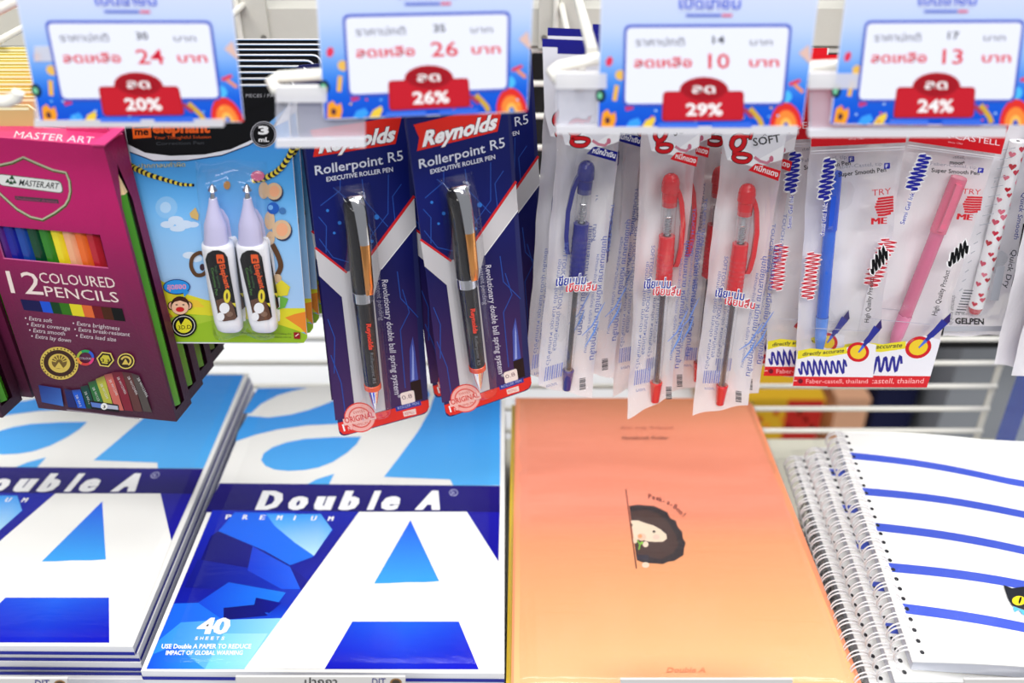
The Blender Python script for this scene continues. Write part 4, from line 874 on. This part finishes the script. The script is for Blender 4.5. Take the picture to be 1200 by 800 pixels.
# ================================================================== goods lying on the shelf
ZT = .083; hp = hplane(ZT)
def paper_pad():
    o_ = hp.hit(380, 620); T = thing('paper_pad', o_, 'blue and white pad of forty sheets, top of the middle pile, its whole cover showing', 'paper pad', 'paper pads in the middle pile')
    c = Canvas(hp); page = [(304, 452), (591.5, 452), (591, 789), (165, 786)]
    P = [c.P(*p) for p in page]; th = Vector((0, 0, -.0072)); c.slab(P, th, (244, 243, 240), side=(226, 228, 234), m='print', mside='paper')
    # side bands: sheets and blue back cover
    lo = [p+th+Vector((0, 0, .0001)) for p in P]
    for i in (1, 2, 3):
        a, b = P[i], P[(i+1) % 4]; e = (b-a).normalized().cross(Vector((0, 0, 1))); e = -e if e.dot(a-sum(P, Vector())/4) < 0 else e
        c.face([a+th*.6+e*.0004, b+th*.6+e*.0004, b+th+e*.0004, a+th+e*.0004], (30, 40, 150))
    c.build('sheet_block', T, o_)
    c = Canvas(hp, off=.0002)
    LBc = lambda x, y: ramp([(450, (46, 146, 238)), (568, (84, 178, 246))], y)
    g = lambda pts: c.gpoly(pts, LBc)
    g([(302, 455), (361, 454), (342, 458), (325, 463), (306, 473), (294, 484), (285, 484)])
    g([(279, 506), (290, 487), (315, 489), (341, 485.5), (362, 480), (378, 474.5), (398, 466), (425, 459), (452, 456), (500, 454), (504, 462), (497, 480), (470, 489), (430, 495), (395, 496.5), (360, 498), (325, 503), (300, 509), (276, 517)])
    g([(306, 539), (309, 531), (319, 524), (336, 518), (357, 514), (390, 512), (423, 511.5), (418, 520), (407, 530), (390, 541), (373, 547.5), (357, 550.5), (338, 551.5), (322, 550), (311, 545.5)])
    c.gquad([(515, 454), (587, 454), (586, 568.5), (531, 568.5)], lambda u, v: LBc(0, 454+v*114), 2, 8); g([(515, 454), (531, 568.5), (527.6, 561.5), (450, 558.5), (468, 535), (490, 505), (503, 482), (509, 464)])
    g([(357, 568.5), (372, 561), (391.5, 555), (385, 568.5)])
    NV = (24, 14, 110)
    c.gquad([(257.5, 566), (586, 569), (585.8, 602), (240, 600)], lambda u, v: mixc((28, 14, 122), (18, 6, 104), v), 6, 2)
    # blue picture field
    def fld(u, v): return ramp([(0, (16, 40, 190)), (.35, (14, 18, 150)), (.6, (12, 30, 175)), (.75, (20, 90, 235)), (1, (70, 180, 250))], v*.85+u*.15)
    c.gquad([(249, 597.5), (421, 599.4), (286.5, 783.6), (171.5, 783.4)], fld, 8, 12)
    def gp(pts, a, b, vert=False):
        xs = [p[0] for p in pts]; ys = [p[1] for p in pts]
        c.gpoly(pts, lambda x, y: mixc(a, b, (y-min(ys))/(max(ys)-min(ys)) if vert else (x-min(xs))/(max(xs)-min(xs))))
    gp([(247, 628), (256, 622), (330, 655), (374, 690), (352, 694), (300, 690), (230, 668)], (14, 12, 110), (16, 20, 150)); gp([(232, 655), (330, 672), (372, 706), (350, 712), (250, 690), (216, 688)], (12, 16, 130), (22, 60, 210))
    gp([(256, 622), (275, 600), (345, 601), (390, 620), (367, 652), (340, 662), (310, 645)], (20, 100, 240), (30, 120, 250)); gp([(312, 602), (376, 602), (389, 620), (368, 651), (346, 636), (322, 616)], (60, 160, 250), (190, 232, 255), True)
    gp([(296, 640), (340, 664), (352, 690), (330, 690), (290, 668)], (24, 60, 210), (30, 100, 245)); gp([(204, 707), (233, 706), (270, 728), (240, 745), (186, 748)], (24, 96, 236), (30, 120, 245))
    gp([(268, 682), (335, 694), (317, 718), (258, 724), (232, 706)], (16, 70, 220), (30, 130, 250)); gp([(300, 700), (330, 706), (316, 718), (296, 716)], (10, 14, 120), (14, 20, 150)); gp([(262, 712), (300, 708), (314, 721), (262, 726)], (10, 14, 110), (12, 20, 130))
    gp([(212, 729), (262, 726), (330, 724), (286.5, 783.6), (171.5, 783.4), (186, 750)], (30, 130, 245), (150, 220, 252)); gp([(262, 742), (314, 742), (286.5, 783.6), (240, 783.6)], (110, 200, 250), (170, 228, 250)); gp([(180, 766), (205, 756), (240, 783.6), (171.5, 783.4)], (16, 80, 230), (40, 140, 246))
    # giant letter
    c.gpoly([(420.8, 599.4), (547, 599.4), (584, 657.5), (585.4, 700), (586, 784), (561, 784), (286.4, 783.4)], lambda x, y: (250, 249, 246))
    gp([(481, 609), (514.6, 680.7), (498, 682), (476, 682), (455, 683.2), (438.4, 683.4)], (30, 90, 235), (60, 170, 248), True)
    c.gquad([(413, 728), (537.6, 728), (561, 784), (380.4, 783.6)], lambda u, v: mixc((22, 100, 240), (14, 20, 190), min(1, v*.8+abs(u-.5)*.6)), 8, 5)
    gp([(547, 599.4), (585.6, 600), (584, 657.5)], (26, 20, 150), (20, 14, 160))
    W_ = (250, 250, 252)
    [c.fat(ch, (x0, 596.3), (x1, 596.3), 21 if ch in 'DblA' else 21.5, W_, fat=2.0, bold=.03, slant=.30, up=(.12, -1)) for ch, x0, x1 in (('D', 301, 325), ('o', 337, 356), ('u', 368, 386), ('b', 398, 416), ('l', 432, 436), ('e', 446, 464), ('A', 488, 514))]; c.ring(531.5, 577, 4.6, 3.6, .8, (190, 190, 230)); c.text('R', (529.4, 579.4), (533.6, 579.4), 4, (190, 190, 230))
    for k, ch in enumerate('PREMIUM'): x = 264+k*20; c.fat(ch, (x, 608+k*.35), (x+(5.5 if ch != 'I' else 1), 608+k*.35), 5.4, W_, fat=.45, slant=.35)
    c.fat('40', (230, 742), (266, 742), 18, W_, fat=1.1, bold=.02, slant=.2, up=(.1, -1))
    for k, ch in enumerate('SHEETS'): x = 228+k*6.2; c.text(ch, (x, 749.3), (x+3.6, 749.3), 3.6, W_, bold=.03, slant=.3)
    c.text('USE Double A PAPER TO REDUCE', (189, 759.5), (294, 759.5), 5.2, W_, bold=.025, slant=.2); c.text('IMPACT OF GLOBAL WARMING', (194, 767), (284, 767), 5, W_, bold=.025, slant=.2)
    cv = c.build('printed_cover', T, o_)
    # thin sleeve of clear film
    m = MB(); R = []
    q = [(303, 451), (592.4, 451), (591.8, 791), (163.5, 788)]
    for j in range(25):
        v = j/24; r = []
        for i in range(17):
            u = i/16; x = (q[0][0]*(1-u)+q[1][0]*u)*(1-v)+(q[3][0]*(1-u)+q[2][0]*u)*v; y = (q[0][1]*(1-u)+q[1][1]*u)*(1-v)+(q[3][1]*(1-u)+q[2][1]*u)*v
            h = .0007+.0003*math.sin(u*9+v*4)*math.sin(v*17+u*3)
            if i in (0, 16): h = -.003
            if j == 24: h = -.003
            r.append(hp.hit(x, y)+Vector((0, 0, h)))
        R.append(r)
    m.grid(R, WH, 'sleeve_film'); m.build('sleeve', T, o_, smooth=True)
    return T
PD = paper_pad()
rp = random.Random(11); PT = .0075; SKP = ('printed_cover', 'sleeve')
NP = 10
for k in range(1, NP+1):
    dup(PD, (rp.uniform(-.0022, .0012), rp.uniform(-.001, .002), -PT*k), 'paper pad in the middle pile, under the top one, number %s down' % ['two', 'three', 'four', 'five', 'six', 'seven', 'eight', 'nine', 'ten', 'eleven', 'twelve', 'thirteen'][k-1], rz=rp.uniform(-.004, .004), skip=SKP)
P1 = dup(PD, (-.2245, .0195, .0002), 'blue and white pad on top of the left pile, cut by the frame', 'paper pads in the left pile', rz=.0)
for k in range(1, NP+1):
    dup(P1, (rp.uniform(-.001, .003), rp.uniform(-.001, .003), -PT*k), 'paper pad in the left pile, under the top one, number %s down' % ['two', 'three', 'four', 'five', 'six', 'seven', 'eight', 'nine', 'ten', 'eleven', 'twelve', 'thirteen'][k-1], rz=rp.uniform(-.004, .004), skip=SKP)

# ------------------------------------------------------------------ clear folders with the hedgehog
def folder():
    zt = .0835; hp2 = hplane(zt); o_ = hp2.hit(780, 620); T = thing('document_folder', o_, 'coral orange folder with a printed hedgehog, top of the third pile', 'folder', 'folders in the third pile')
    c = Canvas(hp2); q = [(604, 466), (874, 467), (1012, 806), (599, 806)]
    out = rquad(q, 3, 3); out = [p for p in out]; 
    # round the far right corner more
    out = [(604, 466)]+[(866, 466.5), (876, 469), (883, 476)]+[(1012, 806), (599, 806)]
    c.slab([c.P(*p) for p in out], Vector((0, 0, -.006)), (240, 150, 110), side=(208, 178, 150), m='print', mside='plastic')
    st = [(0, (254, 168, 124)), (.12, (252, 156, 124)), (.38, (250, 148, 120)), (.5, (250, 166, 116)), (.7, (248, 180, 124)), (1, (248, 182, 128))]
    c.gquad([(606, 468), (872, 469), (1007, 804), (602, 804)], lambda u, v: mixc(ramp(st, v), (250, 150, 130), .35*max(0, 1-abs(u-.2)*3)*max(0, 1-v*1.6)), 8, 20)
    c.build('cover', T, o_)
    c = Canvas(hp2, off=.0003); DK_ = (52, 42, 46); BR2 = (78, 56, 52)
    # hedgehog peeping from behind a line
    sc = [(737, 592.5)]
    P = [(737.4, 592.5), (748, 591), (757, 592), (766, 592.5), (774, 596), (782, 600), (785.5, 607), (792, 610), (794, 617), (799.5, 623), (800, 630), (803.5, 636), (801.5, 643), (801, 650), (795.5, 653.5), (790, 657), (783.5, 657.6), (777, 660.6), (769, 660), (761, 659.5), (753, 658.5), (746.5, 656), (745.5, 650)]
    c.poly(P, DK_); c.poly([(739.5, 599), (757, 597), (772, 602), (783, 612), (792, 626), (795, 638), (789, 648), (775, 655), (757, 652), (747, 649), (744, 633), (760, 634), (778, 634), (782, 628), (778, 621), (768, 617), (757, 613), (741, 608)], BR2)
    c.poly([(739.4, 609.5), (748, 609.6), (757, 613), (766, 615.5), (774, 620), (781, 626), (781.5, 631), (777, 634.5), (768, 634.8), (758, 634), (752, 632), (743, 632)], (250, 226, 200)); c.ell(752, 629, 5, 4.4, (250, 206, 180)); c.ell(769, 629, 4, 3, (252, 210, 190)); c.ell(766.4, 622.6, 1.8, 1.5, (30, 24, 28), n=12); c.ell(740.3, 615, 1.2, 1.4, (30, 24, 28), n=10)
    c.ell(744, 633, 3, 3.4, (250, 220, 190)); c.ell(756.5, 637.5, 3.4, 3.4, (250, 226, 200)); c.ell(750, 628, 2.6, 2.4, (244, 170, 120)); c.line([(747, 633), (750, 638), (748.6, 644)], 1.8, (130, 190, 70)); c.ell(752, 636, 2.2, 1.6, (150, 206, 80), rot=-.5)
    c.ell(756.6, 661.8, 4.4, 3.4, (250, 222, 196)); c.poly([(746, 650), (760, 650), (760, 657), (747, 655)], (56, 52, 66))
    c.line([(733.4, 573), (745.8, 666)], 1.3, (120, 60, 50))
    pts = [(759.5, 584), (764, 584.6), (768.5, 585.4), (772, 587), (776, 588.6), (781, 590), (785, 592.6), (788.6, 594.6), (792, 597.6), (795, 600.6), (799.5, 604.6)]
    for ch, (x, y), a in zip('Peek-a-Boo!', pts, range(11)):
        an = .05+a*.07; c.text(ch, (x, y), (x+2.8*math.cos(an), y+2.8*math.sin(an)), 5.4, (120, 56, 50), fit=False, bold=.02)
    c.text('for my friend', (727, 502.5), (788, 502.5), 3.4, (200, 110, 90), slant=.2); c.text('Notebook Folder', (729, 514.5), (783, 514.5), 3.6, (140, 80, 70), bold=.01, slant=.2); c.text('Double A', (781, 787), (827, 787), 5.4, (240, 150, 100), bold=.03, slant=.3)
    c.build('printed_motif', T, o_)
    m = MB(); R = []; q = [(600.5, 463), (884, 464), (1015, 808), (596.5, 808)]; rr_ = random.Random(3)
    for j in range(49):
        v = j/48; r = []
        for i in range(25):
            u = i/24; x = (q[0][0]*(1-u)+q[1][0]*u)*(1-v)+(q[3][0]*(1-u)+q[2][0]*u)*v; y = (q[0][1]*(1-u)+q[1][1]*u)*(1-v)+(q[3][1]*(1-u)+q[2][1]*u)*v
            wv = max(0, 1-abs(v-.26)*4)
            h = .0009+.0004*math.sin(u*7+v*5)*math.sin(v*13)+wv*.0011*(math.sin(v*70+u*5+2*math.sin(u*6))+.5*math.sin(v*120-u*9))
            h += .0006
            if i in (0, 24) or j in (0, 48): h = -.004
            r.append(hp2.hit(x, y)+Vector((0, 0, h)))
        R.append(r)
    m.grid(R, WH, 'folder_film'); m.build('sleeve', T, o_, smooth=True)
    return T
FD = folder()
cols = [(236, 200, 60), (60, 60, 66), (236, 206, 70), (200, 200, 206), (240, 150, 110), (60, 80, 170), (236, 206, 70), (210, 210, 214), (240, 150, 110), (70, 70, 76)]
for k in range(1, 11):
    zt = .0835-.0076*k; hp3 = hplane(zt); dx = rp.uniform(-.0035, .001); dy = rp.uniform(-.001, .002)
    c = Canvas(hp); q = [(604, 466), (866, 466.5), (876, 469), (883, 476), (1012, 806), (599, 806)]; P = [c.P(*p)+Vector((dx, dy, zt-ZT)) for p in q]
    c.slab(P, Vector((0, 0, -.0066)), cols[k-1], side=cols[k-1], m='plastic'); o_ = sum(P, Vector())/6
    ob = c.build('document_folder', None, o_); tag(ob, '%s folder %s down in the third pile, only its edge showing' % (['yellow', 'black', 'pale yellow', 'light grey', 'coral', 'blue', 'golden yellow', 'silver', 'orange', 'dark grey'][k-1], ['one', 'two', 'three', 'four', 'five', 'six', 'seven', 'eight', 'nine', 'ten'][k-1]), 'folder', 'folders in the third pile')

# ------------------------------------------------------------------ spiral notebooks
NZ = .112; npz = hplane(NZ)
def notebook():
    E0 = npz.hit(979, 505.5); E1 = npz.hit(1074, 788); e = (E1-E0); L = .212; e.normalize()       # along the spiral, towards the camera
    tr = npz.hit(1182, 546); u = (tr-E0).normalized(); W_ = .150
    u = Vector((-e.y, e.x, 0)); u = u if u.x > 0 else -u
    ang = u.angle((tr-E0).normalized())
    o_ = E0.copy(); T = thing('spiral_notebook', o_, 'white spiral notebook with blue stripes and a black cat, top of the pile', 'notebook', 'spiral notebooks in the right pile')
    up = Vector((0, 0, 1))
    def pt(a, b, h=0):      # a across from the spiral 0..1, b along towards camera 0..1
        bow = -.0045*math.sin(a*math.pi)*0
        sk = .0
        return E0+u*(a*W_)+e*(b*L)+up*(h+.004*math.sin(min(1, a*1.4)*math.pi)*.6)
    th = .0092
    m = MB()
    top = [[pt(i/14, j/10) for i in range(15)] for j in range(11)]; bot = [[p-up*.0008 for p in r] for r in top]
    m.grid(top, (250, 250, 248), 'print'); m.grid([r[::-1] for r in bot], (235, 235, 235), 'print')
    for rA, rB in ((top[-1], bot[-1]), (top[0], bot[0])): m.grid([rA, rB], (240, 240, 240), 'paper')
    m.grid([[r[-1] for r in top], [r[-1] for r in bot]], (240, 240, 240), 'paper'); cvr = m.build('cover', T, o_, smooth=False)
    m = MB(); tp = [[pt(.01+i/14*.98, .005+j/10*.985)-up*.001 for i in range(15)] for j in range(11)]; bt = [[Vector((p.x, p.y, NZ-th)) for p in r] for r in tp]
    sd = (206, 210, 222)
    for a in ([tp[-1], bt[-1]], [tp[0], bt[0]], [[r[-1] for r in tp], [r[-1] for r in bt]], [[r[0] for r in tp], [r[0] for r in bt]]): m.grid(a, sd, 'paper')
    m.grid([r[::-1] for r in bt], (236, 236, 236), 'paper'); m.build('page_block', T, o_)
    # stripes are lines across the cover
    m = MB(); hv = .00016
    def loc(px, py):
        p = npz.hit(px, py)-E0; return p.dot(u)/W_, p.dot(e)/L
    stripes = [((982, 532), (1199, 570)), ((1002, 575), (1200, 606)), ((1021, 617), (1200, 650)), ((1040, 665), (1200, 691)), ((1062, 714), (1200, 742))]
    for k, (p, q) in enumerate(stripes):
        a0, b0 = loc(*p); a1, b1 = loc(*q); sl = (b1-b0)/(a1-a0)*.9; row = []; row2 = []; wd = .0185
        for i in range(15):
            a = .035+(i/14)*.965; bb = b0+sl*(a-a0)-.006*math.sin(a*math.pi)
            hgt = .004*math.sin(min(1, a*1.4)*math.pi)*.6
            row.append(E0+u*(a*W_)+e*((bb-wd)*L)+up*(hgt+hv)); row2.append(E0+u*(a*W_)+e*((bb+wd)*L)+up*(hgt+hv))
        m.grid([row, row2], (66, 90, 204), 'print')
    m.build('blue_stripes', T, o_)
    c = Canvas(hplane(NZ+.0032)); K = (34, 36, 44)
    c.poly([(1176, 685), (1186, 689), (1200, 687), (1214, 689), (1226, 684), (1224, 702), (1216, 712), (1200, 714), (1186, 709), (1181, 700)], K); c.poly([(1187, 710), (1200, 715), (1216, 712), (1214, 718), (1204, 715), (1200, 721), (1194, 714), (1189, 717)], (90, 190, 240))
    c.ell(1194, 703.5, 8, 5.6, (240, 214, 40)); c.ell(1195.4, 703, 1.4, 4.4, BK, rot=.3); c.ell(1214, 703.5, 7, 5.6, (240, 214, 40)); c.ell(1213, 703, 1.4, 4.4, BK)
    c.build('cat_print', T, o_)
    # holes
    m = MB(); NC = 26
    for k in range(NC):
        b = .03+k*(.94/(NC-1)); ctr = pt(.045, b, .0003); m.face([ctr+(u*math.cos(a)*.0013+e*math.sin(a)*.0016) for a in [2*math.pi*j/8 for j in range(8)]], (36, 36, 42), 'paper')
    m.build('punched_holes', T, o_)
    # twin wire binding
    m = MB(); R0 = .0074
    for k in range(NC):
        b = .03+k*(.94/(NC-1))
        for db in (-.0009, .0009):
            ctr = E0+e*(b*L+db)-u*.0005+up*(-.0035); P = []
            for j in range(15):
                a = math.radians(-50+j*20); P.append(ctr+u*(math.cos(a)*R0*.95)+up*(math.sin(a)*R0)+e*(db*.6*math.sin(a)))
            m.tube(P, .00055, (236, 234, 236), 'plastic', n=5, caps=False)
    m.build('spiral_binding', T, o_, smooth=True)
    # crumpled film over the whole book
    m = MB(); R = []; rr_ = random.Random(9)
    for j in range(29):
        v = j/28; r = []
        for i in range(21):
            a = -.105+i/20*1.12; b = -.015+v*1.03
            if a < .05: h = .0055-(.05-a)*.035
            else: h = .004*math.sin(min(1, a*1.4)*math.pi)*.6+.0014+.0008*math.sin(a*17+v*9)*math.sin(v*15)
            if a < -.09: h = -.008
            if j in (0, 28): h = -.006
            h += rr_.uniform(-.0005, .0005)*(2.2 if a < .06 else .5)
            r.append(E0+u*(a*W_)+e*(b*L)+up*h)
        R.append(r)
    m.grid(R, WH, 'sleeve_film'); m.build('sleeve', T, o_, smooth=True)
    return T
NB_ = notebook()
for k in range(1, 9):
    dup(NB_, ([-.0145, -.0265][k-1] if k < 3 else -.007-.001*(k % 3), .003*(-1)**k, -.01275*k), 'spiral notebook in the right pile, %s under the striped one' % ['first', 'second', 'third', 'fourth', 'fifth', 'sixth', 'seventh', 'lowest'][k-1], rz=[.03, .045][k-1] if k < 3 else -.004*k, skip=('cat_print', 'blue_stripes', 'sleeve') if k > 2 else ('cat_print',) if k == 1 else ('cat_print', 'blue_stripes'))

# ------------------------------------------------------------------ shelf tickets along the front
def shelf_ticket(x0, x1, py, label, words):
    Y = .329 if x0 > 100 else .331; pl = vplane(Y, 600, 780, 0); o_ = pl.hit((x0+x1)/2, py); T = thing('shelf_ticket', o_, label, 'shelf ticket', 'shelf tickets on the front rail'); c = Canvas(pl)
    c.slab([c.P(x0, py), c.P(x1, py), c.P(x1, py+118), c.P(x0, py+118)], -pl.n*.0012, (214, 212, 210), m='print')
    for t_, a, b, h, cc in words: c.text(t_, (a, py+h+1.5), (b, py+h+1.5), h, cc, bold=.02)
    if words:
        x = words[-1][2]+12; c.ell(x, py+6.5, 7, 5, (150, 110, 60)); c.ell(x, py+6.5, 5, 3.4, (70, 60, 50))
    c.build('card', T, o_)
    m = MB(); a = pl.hit(x0-2, py+60)+Vector((0, -.0015, 0)); b = pl.hit(x1+2, py+60)+Vector((0, -.0015, 0))
    m.slab([a, b, b-Vector((0, 0, .028)), a-Vector((0, 0, .028))], Vector((0, .001, 0)), WH, m='holder_plastic'); m.build('clear_pocket', T, o_)
shelf_ticket(-90, 79, 795, 'grey shelf ticket under the left pad pile', [('DIT', 41, 58, 8, (40, 40, 120))])
shelf_ticket(276, 475, 793, 'grey shelf ticket under the middle pad pile', [('ปากกา', 357, 395, 9, BK), ('DIT', 436, 452, 8, (40, 40, 120))])
shelf_ticket(727, 929, 796, 'grey shelf ticket under the coral folder pile', [])
shelf_ticket(1130, 1290, 796, 'grey shelf ticket under the notebook pile', [])

# ================================================================== beyond the grid
def goods(name, x0, x1, y0, y1, z0, z1, col, label, cat, extra=None, m_='paper'):
    m = MB(); m.box(x0, x1, y0, y1, z0, z1, col, m_)
    # flaps and a seam so that it reads as a carton
    m.box(x0-.0015, x1+.0015, y0-.0015, y1+.0015, z1-.012, z1+.001, tuple(int(v*.93) for v in col), m_)
    if extra: extra(m)
    ob = m.build(name, None, ((x0+x1)/2, (y0+y1)/2, z0)); tag(ob, label, cat); return ob
def shelf_far(name, x0, x1, y0, y1, z, lab, col=(246, 247, 250)):
    m = MB(); m.box(x0, x1, y0, y1, z-.02, z, col, 'paper'); m.box(x0, x1, y1-.02, y1, z-.05, z, col, 'paper'); ob = m.build(name, None, ((x0+x1)/2, (y0+y1)/2, z)); tag(ob, lab, 'shelf')
shelf_far('rear_shelf', -1.0, -.045, .715, 1.15, .0, 'white shelf behind the grid on the left')
shelf_far('lower_shelf', -.02, 1.1, .9, 1.6, -.352, 'lower shelf beyond the grid on the right')
def stripes(m):
    for k, (cc, a, b) in enumerate((((226, 240, 150), -.42, -.39), ((250, 226, 150), -.36, -.352), ((240, 244, 200), -.30, -.27), ((200, 226, 246), -.22, -.2))): m.box(a, b, .9585, .96, .005, .2, cc, 'paper')
goods('white_carton', -.88, -.05, .96, 1.12, .0, .22, (246, 247, 250), 'bright white carton behind the grid, left of the pens', 'box', stripes)
m = MB(); m.box(-.04, .9, .80, .81, .045, .345, (10, 10, 12), 'dark_board'); m.box(-.04, .9, .81, .83, .33, .345, (30, 28, 28), 'dark_board'); m.box(.30, .9, .812, .83, .03, .05, (30, 30, 32), 'dark_board')
ob = m.build('black_panel', None, (.4, .8, .045)); tag(ob, 'black board hanging behind the wire grid', 'panel')
m = MB()
for x in (0.0, .85): m.tube([(x, .815, .34), (x, .815, .95)], .004, m='wire_paint')
ob = m.build('panel_rods', None, (.4, .815, .34), smooth=True); tag(ob, 'pair of rods holding the black board', 'rods')
def dots(m):
    for k in range(9):
        x = .345+k*.011; z = -.262-.012*(k % 3); m.box(x, x+.006, 1.0975, 1.1, z, z+.007, (206, 40, 30) if k % 2 else (240, 150, 40), 'paper')
    m.box(.395, .446, 1.0975, 1.1, -.34, -.236, (204, 44, 34), 'paper')
goods('snack_box', .33, .447, 1.10, 1.2, -.352, -.236, (236, 186, 40), 'yellow and red snack box seen through the grid', 'box', dots)
goods('brown_carton', .30, .50, 1.25, 1.4, -.352, -.16, (196, 150, 110), 'plain brown carton behind the snack box', 'box')
goods('peach_box', .466, .512, 1.10, 1.2, -.352, -.235, (232, 176, 140), 'peach coloured box right of the snack box', 'box')
goods('navy_box', .53, .588, 1.12, 1.3, -.352, -.15, (24, 28, 66), 'dark navy box between the peach box and the grey bin', 'box')
m = MB(); rows = []
for z, k in ((-.352, 0), (-.34, .002), (-.10, .03), (-.095, .036), (-.088, .036)):
    x0, x1, y0, y1 = .605-k*.3, 1.0+k, 1.08-k, 1.4+k; rows.append([Vector(p) for p in ((x0, y0, z), (x1, y0, z), (x1, y1, z), (x0, y1, z))])
m.grid(rows, (150, 154, 160), 'plastic', close=True); m.face(rows[0][::-1], (140, 142, 148), 'plastic'); ob = m.build('grey_bin', None, (.8, 1.2, -.352)); tag(ob, 'large grey plastic bin seen through the grid at the right', 'bin')
# ring binder and dark box at the grid's end
m = MB(); m.box(.441, .452, .625, .683, .0, .16, (44, 84, 204), 'plastic'); m.box(.4405, .441, .64, .655, .02, .15, (190, 204, 232), 'print'); m.box(.442, .451, .6245, .625, .02, .05, (190, 204, 232), 'print')
ob = m.build('blue_binder', None, (.446, .64, 0)); tag(ob, 'narrow blue binder standing at the right end of the grid', 'binder')
goods('dark_box', .455, .54, .62, .685, 0, .15, (58, 48, 44), 'dark brown box standing right of the blue binder', 'box')
